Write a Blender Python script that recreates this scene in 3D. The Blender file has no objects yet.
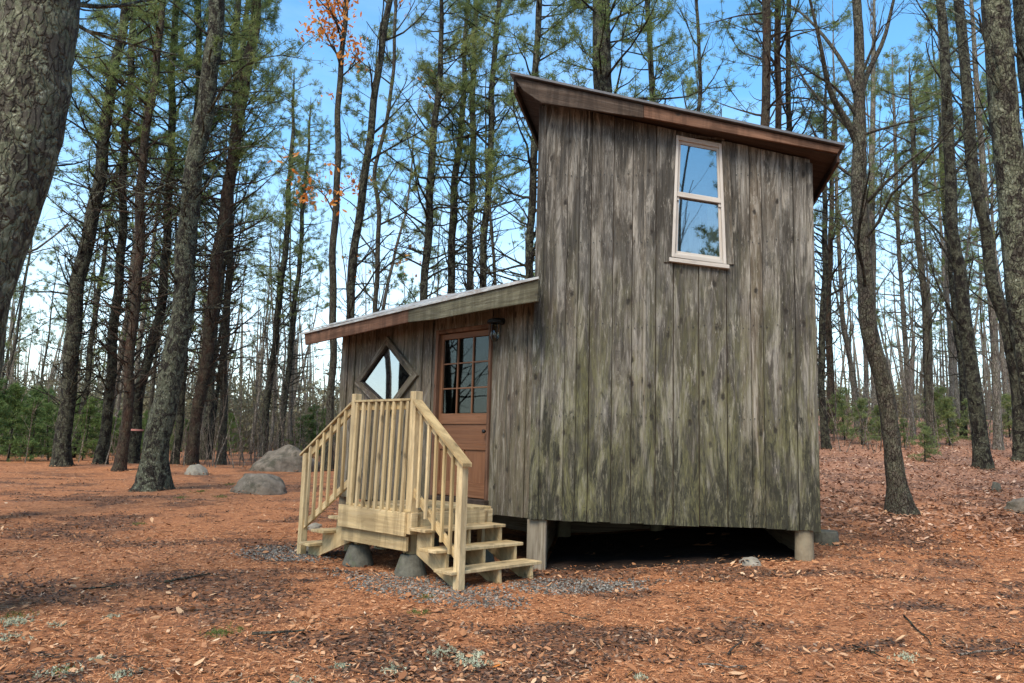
import bpy, math, random
import numpy as np
from math import sin, cos, pi, radians, sqrt, exp, floor
from mathutils import Vector

random.seed(7)
RNG = np.random.default_rng(11)
scene = bpy.context.scene
COL = scene.collection

# ------------------------------------------------------------------ camera, world, sun, exposure
F, PITCH, ROLL, EYE = 783.0, .131, .028, 1.55
cam_data = bpy.data.cameras.new('camera')
cam = bpy.data.objects.new('camera', cam_data)
COL.objects.link(cam)
cam_data.sensor_width = 36.0
cam_data.lens = F / 1024 * 36.0
cam_data.clip_start = .05
cam_data.clip_end = 3000
fwd = Vector((0, cos(PITCH), sin(PITCH)))
up0 = Vector((0, -sin(PITCH), cos(PITCH)))
rt0 = Vector((1, 0, 0))
# image leans clockwise: camera rolled counter-clockwise
rt = rt0 * cos(ROLL) + up0 * sin(ROLL)
up = up0 * cos(ROLL) - rt0 * sin(ROLL)
from mathutils import Matrix
R3 = Matrix((rt, up, -fwd)).transposed()
cam.matrix_world = Matrix.Translation((0, 0, EYE)) @ R3.to_4x4()
scene.camera = cam

world = bpy.data.worlds.new('World')
scene.world = world
world.use_nodes = True
SUN_EL, SUN_AZ = radians(50), radians(205)      # azimuth clockwise from +Y
wn = world.node_tree.nodes
wl = world.node_tree.links
sky = wn.new('ShaderNodeTexSky')
sky.sky_type = 'NISHITA'
sky.sun_disc = False
sky.sun_elevation = SUN_EL
sky.sun_rotation = SUN_AZ
sky.altitude = 200
sky.air_density = 1.15
sky.dust_density = .5
sky.ozone_density = 1.6
bg = wn['Background']
bg.inputs['Strength'].default_value = .13
# thin high cloud over the blue
tc = wn.new('ShaderNodeTexCoord')
mp = wn.new('ShaderNodeMapping'); mp.inputs['Scale'].default_value = (1.2, 1.2, 4.0)
ns = wn.new('ShaderNodeTexNoise'); ns.inputs['Scale'].default_value = 1.7; ns.inputs['Detail'].default_value = 7; ns.inputs['Roughness'].default_value = .6
cr = wn.new('ShaderNodeValToRGB')
cr.color_ramp.elements[0].position = .45; cr.color_ramp.elements[0].color = (0, 0, 0, 1)
cr.color_ramp.elements[1].position = .75; cr.color_ramp.elements[1].color = (.15, .15, .15, 1)
mx = wn.new('ShaderNodeMixRGB'); mx.inputs['Color2'].default_value = (6.2, 6.8, 7.6, 1)
wl.new(tc.outputs['Generated'], mp.inputs['Vector'])
wl.new(mp.outputs['Vector'], ns.inputs['Vector'])
wl.new(ns.outputs['Fac'], cr.inputs['Fac'])
wl.new(cr.outputs['Color'], mx.inputs['Fac'])
tint = wn.new('ShaderNodeMixRGB'); tint.blend_type = 'MULTIPLY'; tint.inputs['Fac'].default_value = 1; tint.inputs['Color2'].default_value = (.56, .93, 1.06, 1)
wl.new(sky.outputs['Color'], tint.inputs['Color1']); wl.new(tint.outputs['Color'], mx.inputs['Color1'])
sepw = wn.new('ShaderNodeSeparateXYZ'); wl.new(tc.outputs['Generated'], sepw.inputs[0])
hz = wn.new('ShaderNodeValToRGB'); hz.color_ramp.elements[0].position = 0; hz.color_ramp.elements[0].color = (.75, .75, .75, 1)
hz.color_ramp.elements[1].position = .36; hz.color_ramp.elements[1].color = (0, 0, 0, 1)
wl.new(sepw.outputs['Z'], hz.inputs['Fac'])
mh = wn.new('ShaderNodeMixRGB'); mh.inputs['Color2'].default_value = (5.6, 5.5, 5.2, 1)
wl.new(hz.outputs['Color'], mh.inputs['Fac']); wl.new(mx.outputs['Color'], mh.inputs['Color1']); wl.new(mh.outputs['Color'], bg.inputs['Color'])

sun_data = bpy.data.lights.new('sun', 'SUN')
sun_data.energy = 2.5
sun_data.angle = radians(32)
sun_data.color = (1.0, .87, .71)
sun = bpy.data.objects.new('sun', sun_data)
COL.objects.link(sun)
sd = Vector((sin(SUN_AZ) * cos(SUN_EL), cos(SUN_AZ) * cos(SUN_EL), sin(SUN_EL)))
sun.rotation_euler = sd.to_track_quat('Z', 'Y').to_euler()
sun.location = sd * 40

vs = scene.view_settings
vs.view_transform = 'Standard'; vs.look = 'None'; vs.gamma = 1; vs.use_curve_mapping = False
vs.exposure = 1.22
scene.cycles.max_bounces = 6
scene.cycles.transparent_max_bounces = 12
scene.cycles.use_denoising = True

# ------------------------------------------------------------------ helpers
def tag(o, label=None, cat=None, group=None, kind=None):
    if label: o['label'] = label
    if cat: o['category'] = cat
    if group: o['group'] = group
    if kind: o['kind'] = kind
    return o

def empty(name, loc=(0, 0, 0)):
    o = bpy.data.objects.new(name, None)
    o.location = loc
    o.empty_display_size = .2
    COL.objects.link(o)
    return o

def parent_keep(o, parent):
    o.parent = parent
    # every thing empty is unrotated: keep mesh coordinates in world metres
    loc = Vector((0, 0, 0)); p = parent
    while p is not None:
        loc += p.location; p = p.parent
    o.location = -loc
    return o

class MB:
    def __init__(s):
        s.v = []; s.f = []; s.gc = []; s.rn = []; s.ac = {}; s.n = 0; s.smooth = False
    def add(s, v, f, gc=None, rnd=0.0):
        v = np.asarray(v, float).reshape(-1, 3)
        s.v.append(v)
        s.f.append((np.asarray(f, int) + s.n))
        s.gc.append(v if gc is None else np.asarray(gc, float).reshape(-1, 3))
        if np.isscalar(rnd): rnd = np.full(len(v), rnd)
        s.rn.append(rnd)
        s.n += len(v)
    # a six-sided board from a face quad c0,c1 (start, across) c2,c3 (end) and a thickness vector
    def slab(s, c0, c1, c2, c3, t, rnd=None):
        c = [np.asarray(p, float) for p in (c0, c1, c2, c3)]
        t = np.asarray(t, float)
        v = c + [p + t for p in c]
        f = [(0, 1, 2, 3), (7, 6, 5, 4), (0, 4, 5, 1), (1, 5, 6, 2), (2, 6, 7, 3), (3, 7, 4, 0)]
        # orient outward
        ctr = sum(v) / 8
        a = np.cross(v[1] - v[0], v[2] - v[0])
        if np.dot(a, v[0] - ctr) < 0: f = [tuple(reversed(q)) for q in f]
        if rnd is None: rnd = random.random()
        L = c[3] - c[0]; l = L / (np.linalg.norm(L) + 1e-9)
        W = c[1] - c[0]; w = W - l * np.dot(W, l); w /= (np.linalg.norm(w) + 1e-9)
        n = np.cross(l, w)
        off = np.array([rnd * 37.7, rnd * 91.3, rnd * 17.1])
        gc = [np.array([np.dot(p - c[0], w), np.dot(p - c[0], l), np.dot(p - c[0], n)]) + off for p in v]
        s.ac[s.n] = [0, 1, 1, 0, 0, 1, 1, 0]
        s.add(v, f, gc, rnd)
    # a straight bar of rectangular section from p to q
    def bar(s, p, q, side, w, t, rnd=None):
        p = np.asarray(p, float); q = np.asarray(q, float); side = np.asarray(side, float)
        l = (q - p) / np.linalg.norm(q - p)
        side = side - l * np.dot(side, l); side /= np.linalg.norm(side)
        n = np.cross(l, side)
        c0 = p - side * w / 2 - n * t / 2; c1 = p + side * w / 2 - n * t / 2
        s.slab(c0, c1, c1 + (q - p), c0 + (q - p), n * t, rnd)
    def prism(s, poly, t, rnd=None, ldir=None):
        poly = [np.asarray(p, float) for p in poly]; t = np.asarray(t, float); n = len(poly)
        v = poly + [p + t for p in poly]
        if rnd is None: rnd = random.random()
        ctr = sum(poly) / n
        nrm = sum(np.cross(poly[i] - ctr, poly[(i + 1) % n] - ctr) for i in range(n))
        flip = np.dot(nrm, t) > 0
        faces = [list(range(n)), list(range(2 * n - 1, n - 1, -1))]
        faces += [[i, i + n, (i + 1) % n + n, (i + 1) % n] for i in range(n)]
        if flip: faces = [list(reversed(q)) for q in faces]
        l = np.asarray(ldir if ldir is not None else poly[1] - poly[0], float); l /= np.linalg.norm(l)
        tn = t / np.linalg.norm(t); w = np.cross(l, tn)
        off = np.array([rnd * 37.7, rnd * 91.3, rnd * 17.1])
        gc = [np.array([np.dot(p - poly[0], w), np.dot(p - poly[0], l), np.dot(p - poly[0], tn)]) + off for p in v]
        s.v.append(np.array(v)); s.gc.append(np.array(gc)); s.rn.append(np.full(2 * n, rnd))
        for q in faces: s.f.append(np.array([q]) + s.n)
        s.n += 2 * n
    def tube(s, pts, rad, sides=6, rnd=None, cap=True, rough=0, flare=0):
        pts = np.asarray(pts, float); rad = np.asarray(rad, float); k = len(pts)
        tg = np.gradient(pts, axis=0); tg /= (np.linalg.norm(tg, axis=1, keepdims=True) + 1e-9)
        ref = np.array([0, 0, 1.0]) if abs(tg[0][2]) < .8 else np.array([1.0, 0, 0])
        a = np.cross(tg, ref); a /= (np.linalg.norm(a, axis=1, keepdims=True) + 1e-9)
        b = np.cross(tg, a)
        th = np.linspace(0, 2 * pi, sides, endpoint=False)
        R = np.repeat(rad[:, None], sides, 1)
        if rough:
            R = R * (1 + rough * (RNG.random((k, sides)) - .5))
        if flare:
            h = pts[:, 2] - pts[0, 2]
            ph = random.random() * 6
            lob = 1 + .35 * np.sin(th * 4 + ph) + .25 * np.sin(th * 3 + ph * 2)
            R = R * (1 + flare * np.exp(-h / .32)[:, None] * lob[None, :])
        v = pts[:, None, :] + R[:, :, None] * (np.cos(th)[None, :, None] * a[:, None, :] + np.sin(th)[None, :, None] * b[:, None, :])
        i = np.arange(k - 1)[:, None] * sides; j = np.arange(sides)[None, :]; j2 = (j + 1) % sides
        f = np.stack([i + j, i + j2, i + sides + j2, i + sides + j], -1).reshape(-1, 4)
        if rnd is None: rnd = random.random()
        s.add(v.reshape(-1, 3), f, None, rnd)
        if cap:
            base = s.n - k * sides
            s.f.append(np.array([list(range(base + (k - 1) * sides, base + k * sides))]))
            s.f.append(np.array([list(range(base + sides - 1, base - 1, -1))]))
    def tri(s, V, rnd):   # V: n x 3 x 3, rnd: n
        n = len(V)
        s.add(V.reshape(-1, 3), np.arange(n * 3).reshape(n, 3), None, np.repeat(rnd, 3))
    def quads(s, V, rnd):
        n = len(V)
        s.add(V.reshape(-1, 3), np.arange(n * 4).reshape(n, 4), None, np.repeat(rnd, 4))
    def mesh(s, name, mat, smooth=False):
        me = bpy.data.meshes.new(name)
        if not s.v:
            me.materials.append(mat); return me
        v = np.concatenate(s.v)
        tot = []; flat = []
        for f in s.f:
            tot.append(np.full(len(f), f.shape[1])); flat.append(f.reshape(-1))
        tot = np.concatenate(tot); flat = np.concatenate(flat)
        me.vertices.add(len(v)); me.vertices.foreach_set('co', v.astype(np.float32).ravel())
        me.loops.add(len(flat)); me.loops.foreach_set('vertex_index', flat.astype(np.int32))
        me.polygons.add(len(tot))
        st = np.concatenate([[0], np.cumsum(tot)[:-1]])
        me.polygons.foreach_set('loop_start', st.astype(np.int32))
        me.polygons.foreach_set('loop_total', tot.astype(np.int32))
        me.polygons.foreach_set('use_smooth', np.full(len(tot), bool(smooth)))
        a = me.attributes.new('gc', 'FLOAT_VECTOR', 'POINT'); a.data.foreach_set('vector', np.concatenate(s.gc).astype(np.float32).ravel())
        a = me.attributes.new('rnd', 'FLOAT', 'POINT'); a.data.foreach_set('value', np.concatenate(s.rn).astype(np.float32))
        if s.ac:
            ac = np.full(s.n, .5)
            for k_, q_ in s.ac.items(): ac[k_:k_ + 8] = q_
            a = me.attributes.new('ac', 'FLOAT', 'POINT'); a.data.foreach_set('value', ac.astype(np.float32))
        me.update(calc_edges=True); me.validate()
        me.materials.append(mat)
        return me
    def build(s, name, mat, parent=None, bevel=0, smooth=False, label=None):
        o = bpy.data.objects.new(name, s.mesh(name, mat, smooth))
        COL.objects.link(o)
        if bevel:
            m = o.modifiers.new('edge', 'BEVEL'); m.width = bevel; m.segments = 1; m.limit_method = 'ANGLE'
        if parent is not None: parent_keep(o, parent)
        if label: o['label'] = label
        return o

def fbm_seeded(x, y, seed=0):
    """cheap smooth 2-D pseudo noise, roughly -1..1"""
    r = np.random.default_rng(seed); t = 0; a = 1; tot = 0; fr = 1
    for _ in range(5):
        ang = r.random(3) * 2 * pi; ph = r.random(3) * 6
        for k in range(3):
            t = t + a * np.sin((x * np.cos(ang[k]) + y * np.sin(ang[k])) * fr + ph[k] + 1.3 * np.sin((x * np.sin(ang[k]) - y * np.cos(ang[k])) * fr * .7)) / 3
        tot += a; a *= .55; fr *= 2.1
    return t / tot * 1.6

def sstep(a, b, x):
    t = np.clip((x - a) / (b - a), 0, 1); return t * t * (3 - 2 * t)

def ground(x, y, rough=True):
    x = np.asarray(x, float); y = np.asarray(y, float)
    side = sstep(.3, 4.0, x) * .26
    k = .048 + .054 * sstep(0, 8, x)
    yy = np.minimum(np.maximum(y - 11.5, 0), 12 + 24 * sstep(-2, 8, x))
    z = side + k * yy
    z = z + .05 * fbm_seeded(x * .45, y * .45, 5) * sstep(2, 6, np.abs(x - 1) + np.abs(y - 10) * .7)
    if rough: z = z + .014 * fbm_seeded(x * 3.1, y * 3.1, 9)
    return z

def patchf(x, y): return .75 * fbm_seeded(x * 1.2, y * 1.9, 31) + .5 * fbm_seeded(x * 3.5, y * 5, 32)
def ray(px, py):
    uu = px - 512; vv = 341.5 - py
    u = uu * cos(ROLL) - vv * sin(ROLL); v = uu * sin(ROLL) + vv * cos(ROLL)
    x = u / F; yu = v / F
    return np.array([x, cos(PITCH) - yu * sin(PITCH), sin(PITCH) + yu * cos(PITCH)])
ORG = np.array([0, 0, EYE])
def at_depth(px, py, Y):
    d = ray(px, py); return ORG + d * (Y / d[1])
def at_ground(px, py):
    d = ray(px, py); t = 2.0
    while t < 90:
        p = ORG + d * t
        if p[2] < ground(p[0], p[1], False): return p
        t += .03
    return ORG + d * 40

# ------------------------------------------------------------------ materials
def new_mat(name):
    m = bpy.data.materials.new(name); m.use_nodes = True
    nt = m.node_tree; b = nt.nodes['Principled BSDF']
    return m, nt, b
def node(nt, typ, **kw):
    n = nt.nodes.new(typ)
    for k, v in kw.items():
        if k.startswith('i_'):
            n.inputs[k[2:].replace('_', ' ')].default_value = v
        else: setattr(n, k, v)
    return n
def ramp(nt, fac, stops, interp='LINEAR'):
    r = nt.nodes.new('ShaderNodeValToRGB'); cr = r.color_ramp; cr.interpolation = interp
    while len(cr.elements) < len(stops): cr.elements.new(.5)
    for e, (p, c) in zip(cr.elements, stops):
        e.position = p; e.color = (c, c, c, 1) if isinstance(c, (int, float)) else (*c, 1)
    nt.links.new(fac, r.inputs['Fac']); return r.outputs['Color']
def mix(nt, fac, a, b, typ='MIX'):
    m = nt.nodes.new('ShaderNodeMixRGB'); m.blend_type = typ
    for s, v in (('Fac', fac), ('Color1', a), ('Color2', b)):
        if isinstance(v, (int, float)): m.inputs[s].default_value = v if s == 'Fac' else (v, v, v, 1)
        elif isinstance(v, tuple): m.inputs[s].default_value = (*v, 1)
        else: nt.links.new(v, m.inputs[s])
    return m.outputs['Color']
def mathn(nt, op, a, b=0.0, clamp=False):
    m = nt.nodes.new('ShaderNodeMath'); m.operation = op; m.use_clamp = clamp
    for i, v in enumerate((a, b)):
        if isinstance(v, (int, float)): m.inputs[i].default_value = v
        else: nt.links.new(v, m.inputs[i])
    return m.outputs[0]
def noise(nt, vec, scale, detail=4, rough=.55, vscale=None, dist=0):
    if vscale is not None:
        mp = nt.nodes.new('ShaderNodeMapping'); mp.inputs['Scale'].default_value = vscale
        nt.links.new(vec, mp.inputs['Vector']); vec = mp.outputs['Vector']
    n = nt.nodes.new('ShaderNodeTexNoise'); n.inputs['Scale'].default_value = scale
    n.inputs['Detail'].default_value = detail; n.inputs['Roughness'].default_value = rough; n.inputs['Distortion'].default_value = dist
    nt.links.new(vec, n.inputs['Vector']); return n.outputs['Fac']
def voro(nt, vec, scale, vscale=None, feature='F1', out='Distance', dims='3D'):
    if vscale is not None:
        mp = nt.nodes.new('ShaderNodeMapping'); mp.inputs['Scale'].default_value = vscale
        nt.links.new(vec, mp.inputs['Vector']); vec = mp.outputs['Vector']
    n = nt.nodes.new('ShaderNodeTexVoronoi'); n.voronoi_dimensions = dims; n.feature = feature; n.inputs['Scale'].default_value = scale
    nt.links.new(vec, n.inputs['Vector']); return n.outputs[out]
def bump(nt, b, h, strength=.4, dist=.01, prev=None):
    n = nt.nodes.new('ShaderNodeBump'); n.inputs['Strength'].default_value = strength; n.inputs['Distance'].default_value = dist
    nt.links.new(h, n.inputs['Height'])
    if prev is not None: nt.links.new(prev, n.inputs['Normal'])
    nt.links.new(n.outputs['Normal'], b.inputs['Normal']); return n.outputs['Normal']
def attr(nt, name, out='Vector'):
    a = nt.nodes.new('ShaderNodeAttribute'); a.attribute_name = name; return a.outputs[out]
def geo_pos(nt):
    return nt.nodes.new('ShaderNodeNewGeometry').outputs['Position']

def wood_mat(name, cols, knots=.5, algae=0, stain=.4, pale=.3, rough=.85, grain=1.0, blump=.5, damp=0, edge=0):
    """weathered or fresh timber; grain runs along each board"""
    m, nt, b = new_mat(name)
    g = attr(nt, 'gc'); r = attr(nt, 'rnd', 'Fac'); p = geo_pos(nt)
    base = ramp(nt, r, [(i / (len(cols) - 1), c) for i, c in enumerate(cols)])
    g1 = noise(nt, g, 30, 6, .65, (1, .035, 1), .6)
    g2 = noise(nt, g, 110, 3, .6, (1, .02, 1))
    broad = noise(nt, g, 6, 4, .6, (1, .1, 1), .8)
    c = mix(nt, mathn(nt, 'MULTIPLY', ramp(nt, g1, [(.38, 1), (.56, 0)]), .8 * grain), base, mix(nt, 1, base, (.42, .38, .34), 'MULTIPLY'))
    c = mix(nt, mathn(nt, 'MULTIPLY', ramp(nt, g2, [(.5, 0), (.72, 1)]), pale), c, mix(nt, .5, base, (.5, .47, .42)))
    c = mix(nt, mathn(nt, 'MULTIPLY', ramp(nt, broad, [(.38, 1), (.58, 0)]), stain), c, mix(nt, 1, base, (.40, .36, .31), 'MULTIPLY'))
    if pale > .2:
        br2 = noise(nt, g, 3.1, 5, .65, (1.5, .22, 1), 1.2)
        c = mix(nt, mathn(nt, 'MULTIPLY', ramp(nt, br2, [(.55, 0), (.72, 1)]), pale), c, mix(nt, .6, base, (.40, .365, .31)))
    mot = noise(nt, g, 15, 6, .72, (1, .22, 1), 1.4)
    c = mix(nt, mathn(nt, 'MULTIPLY', ramp(nt, mot, [(.52, 0), (.66, 1)]), stain * .8), c, mix(nt, 1, base, (.30, .27, .23), 'MULTIPLY'))
    vd = voro(nt, g, 3.0, (1.35, .7, .5), dims='2D')
    vc = voro(nt, g, 3.0, (1.35, .7, .5), 'F1', 'Color', dims='2D')
    gate = ramp(nt, vc, [(.47, 0), (.62, 1)])
    vd = mathn(nt, 'ADD', vd, mathn(nt, 'MULTIPLY', mathn(nt, 'SUBTRACT', noise(nt, g, 22, 3), .5), .16))
    kn = mathn(nt, 'MULTIPLY', ramp(nt, vd, [(.045, 1), (.12, 0)]), gate)
    ring = mathn(nt, 'MULTIPLY', ramp(nt, vd, [(.08, 0), (.13, 1), (.3, 0)]), gate)
    c = mix(nt, mathn(nt, 'MULTIPLY', ring, knots * .6), c, mix(nt, 1, base, (.5, .4, .3), 'MULTIPLY'))
    c = mix(nt, mathn(nt, 'MULTIPLY', kn, knots), c, (.035, .028, .022))
    if stain > .3:
        ws = noise(nt, p, 2.3, 6, .65, (1.8, 1.8, .22), 1.0)
        c = mix(nt, mathn(nt, 'MULTIPLY', ramp(nt, ws, [(.46, 0), (.57, 1)]), stain), c, mix(nt, 1, base, (.20, .185, .17), 'MULTIPLY'))
    if edge:
        e = mathn(nt, 'MULTIPLY', mathn(nt, 'ABSOLUTE', mathn(nt, 'SUBTRACT', attr(nt, 'ac', 'Fac'), .5)), 2.0)
        en = noise(nt, g, 9, 5, .7, (1, .12, 1), .5)
        c = mix(nt, mathn(nt, 'MULTIPLY', ramp(nt, mathn(nt, 'ADD', e, mathn(nt, 'MULTIPLY', en, .5)), [(1.0, 0), (1.2, 1)]), edge), c, mix(nt, ramp(nt, en, [(.45, 0), (.55, 1)]), (.03, .026, .022), (.36, .33, .28)))
        # scuffs and flaked fibres
        sc = noise(nt, g, 48, 6, .8, (1, .09, 1), 1.0)
        c = mix(nt, mathn(nt, 'MULTIPLY', ramp(nt, sc, [(.56, 0), (.66, 1)]), .6), c, (.40, .37, .32))
        c = mix(nt, mathn(nt, 'MULTIPLY', ramp(nt, sc, [(.34, 1), (.43, 0)]), .75), c, (.025, .022, .018))
        bs_ = noise(nt, g, 4.5, 6, .72, (1.3, .16, 1), 1.5)
        c = mix(nt, mathn(nt, 'MULTIPLY', ramp(nt, bs_, [(.535, 0), (.60, 1)]), .8), c, mix(nt, ramp(nt, g1, [(.4, 0), (.6, 1)]), (.028, .025, .021), (.075, .068, .058)))
        c = mix(nt, mathn(nt, 'MULTIPLY', ramp(nt, bs_, [(.36, 1), (.44, 0)]), .5), c, (.36, .325, .27))
    if algae or damp:
        sep = nt.nodes.new('ShaderNodeSeparateXYZ'); nt.links.new(p, sep.inputs[0])
        z = sep.outputs['Z']
        an = noise(nt, p, 2.2, 7, .7, (1.6, 1.6, .35), 1.5)
        hgt = ramp(nt, mathn(nt, 'DIVIDE', z, 6.0), [(.1, 1), (.45, .6), (.82, 0)])
        af = mathn(nt, 'MULTIPLY', ramp(nt, mathn(nt, 'ADD', an, mathn(nt, 'MULTIPLY', hgt, .16)), [(.5, 0), (.68, 1)]), hgt)
        af = mathn(nt, 'MULTIPLY', af, algae)
        an3 = noise(nt, g, 60, 4, .7, (1, .15, 1))
        af = mathn(nt, 'MULTIPLY', af, ramp(nt, an3, [(.3, .35), (.6, 1)]))
        c = mix(nt, af, c, mix(nt, an3, (.075, .075, .028), (.215, .205, .08)))
        dn = noise(nt, p, 3.2, 7, .75, (1.8, 1.8, .32), 1.0)
        df = ramp(nt, mathn(nt, 'SUBTRACT', mathn(nt, 'ADD', mathn(nt, 'MULTIPLY', dn, 1.0), .12), mathn(nt, 'MULTIPLY', mathn(nt, 'SUBTRACT', z, .6), .115)), [(.47, 0), (.58, 1)])
        df = mathn(nt, 'MULTIPLY', df, ramp(nt, noise(nt, g, 36, 6, .78, (1, .16, 1), 1.0), [(.36, .15), (.52, 1)]))
        c = mix(nt, mathn(nt, 'MULTIPLY', df, damp), c, (.022, .021, .014))
    c = mix(nt, mathn(nt, 'MULTIPLY', kn, knots), c, (.02, .016, .012))
    nt.links.new(c, b.inputs['Base Color'])
    b.inputs['Roughness'].default_value = rough
    b.inputs['Specular IOR Level'].default_value = .25
    h = mathn(nt, 'ADD', mathn(nt, 'MULTIPLY', g1, 1.0), mathn(nt, 'MULTIPLY', g2, .5))
    h = mathn(nt, 'SUBTRACT', h, mathn(nt, 'MULTIPLY', kn, .6))
    bump(nt, b, h, blump, .012)
    return m

M = {}
M['wall'] = wood_mat('weathered_siding', [(.22, .20, .168), (.115, .106, .092), (.28, .252, .208), (.080, .074, .064), (.185, .170, .144), (.18, .150, .112)], knots=.85, algae=.7, stain=.85, pale=.75, damp=.95, blump=.9, edge=.75)
M['wall_warm'] = wood_mat('weathered_siding_warm', [(.175, .135, .10), (.13, .10, .078), (.20, .165, .125), (.11, .085, .065)], knots=.6, algae=.3, stain=.5, pale=.4, damp=.3, edge=.4)
M['fascia_old'] = wood_mat('old_fascia', [(.075, .05, .036), (.10, .07, .048)], knots=.5, stain=.5, pale=.25)
M['fascia_red'] = wood_mat('reddish_fascia', [(.175, .088, .052), (.205, .108, .066)], knots=.6, stain=.5, pale=.15)
M['fascia_moss'] = wood_mat('mossy_fascia', [(.145, .135, .085), (.13, .12, .078)], knots=.3, stain=.4, pale=.35)
M['soffit'] = wood_mat('soffit_boards', [(.07, .042, .03), (.06, .038, .027), (.085, .048, .034)], knots=.4, stain=.3, pale=.1)
M['door'] = wood_mat('stained_door_wood', [(.21, .095, .045), (.18, .08, .038)], knots=.0, stain=.15, pale=.05, rough=.5, grain=.6, blump=.15)
M['deck'] = wood_mat('new_treated_pine', [(.58, .42, .20), (.68, .52, .29), (.47, .33, .155), (.61, .455, .23), (.53, .40, .215)], knots=.35, stain=.4, pale=.3, grain=.5, rough=.75, blump=.3)
M['trim'] = wood_mat('pale_window_wood', [(.44, .40, .355), (.50, .455, .40)], knots=.1, stain=.12, pale=.2, grain=.4, rough=.6, blump=.2)
M['post'] = wood_mat('grey_post', [(.24, .205, .15), (.27, .23, .17)], knots=.4, stain=.3, pale=.3)
M['inside'] = wood_mat('inner_boards', [(.16, .12, .09), (.2, .15, .1)], knots=.3, stain=.2, pale=.1)

def simple_mat(name, col, rough=.8, metal=0, nscale=12, var=.35, bstr=.3, bd=.01, col2=None, thr=(.45, .6)):
    m, nt, b = new_mat(name); p = geo_pos(nt)
    n1 = noise(nt, p, nscale, 6, .65)
    c = mix(nt, ramp(nt, n1, [(.3, 0), (.7, 1)]), tuple(x * (1 - var) for x in col), tuple(min(1, x * (1 + var)) for x in col))
    if col2 is not None:
        n2 = noise(nt, p, nscale * .4, 6, .7)
        c = mix(nt, ramp(nt, n2, [(thr[0], 0), (thr[1], 1)]), c, col2)
    nt.links.new(c, b.inputs['Base Color']); b.inputs['Roughness'].default_value = rough; b.inputs['Metallic'].default_value = metal; b.inputs['Specular IOR Level'].default_value = .5 if metal or rough < .6 else .12
    bump(nt, b, n1, bstr, bd)
    return m
M['metal_roof'] = simple_mat('pale_metal_sheet', (.42, .41, .38), .5, .2, 6, .35, .2, .006, (.20, .13, .085), (.5, .66))
M['dark_roof'] = simple_mat('dark_roof_edge', (.09, .09, .095), .6, .2, 8, .3)
M['black_metal'] = simple_mat('black_lamp_metal', (.02, .02, .02), .5, .5, 20, .2)
M['concrete'] = simple_mat('dark_concrete', (.10, .095, .075), .9, 0, 14, .35, .4, .01, (.09, .10, .06), (.55, .7))
M['cement'] = simple_mat('cement_tube', (.19, .155, .105), .9, 0, 10, .25, .4, .01, (.22, .19, .13), (.5, .7))
M['stone'] = simple_mat('grey_boulder', (.17, .142, .11), .9, 0, 5, .5, .9, .05, (.075, .068, .048), (.5, .62))
M['pale_stone'] = simple_mat('pale_stone', (.23, .205, .165), .9, 0, 9, .3, .6, .02, (.25, .24, .18), (.52, .66))
M['rope'] = simple_mat('pink_ribbon', (.65, .28, .22), .7, 0, 20, .1)

# window glass: partly mirror, partly see-through
def glass_mat(name, refl, tint):
    m, nt, b = new_mat(name)
    nt.nodes.remove(b)
    out = nt.nodes['Material Output']
    tr = nt.nodes.new('ShaderNodeBsdfTransparent'); tr.inputs[0].default_value = (*tint, 1)
    gl = nt.nodes.new('ShaderNodeBsdfGlossy'); gl.inputs['Roughness'].default_value = .015
    gl.inputs['Color'].default_value = (.95, .97, 1, 1)
    fr = nt.nodes.new('ShaderNodeLayerWeight'); fr.inputs['Blend'].default_value = .35
    p = geo_pos(nt)
    bp = nt.nodes.new('ShaderNodeBump'); bp.inputs['Strength'].default_value = .12; bp.inputs['Distance'].default_value = .012
    nt.nodes.remove(bp)
    ms = nt.nodes.new('ShaderNodeMixShader')
    nt.links.new(mathn(nt, 'ADD', mathn(nt, 'MULTIPLY', fr.outputs['Fresnel'], .42), refl, True), ms.inputs[0])
    nt.links.new(tr.outputs[0], ms.inputs[1]); nt.links.new(gl.outputs[0], ms.inputs[2])
    nt.links.new(ms.outputs[0], out.inputs['Surface'])
    return m
M['glass_door'] = glass_mat('door_glass', .0, (.35, .36, .34))
M['glass'] = glass_mat('window_glass', .2, (.55, .6, .6))
M['glass_bright'] = glass_mat('diamond_glass', .42, (.4, .45, .45))
M['lamp_glass'] = glass_mat('lamp_glass', .02, (.55, .55, .5))

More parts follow.
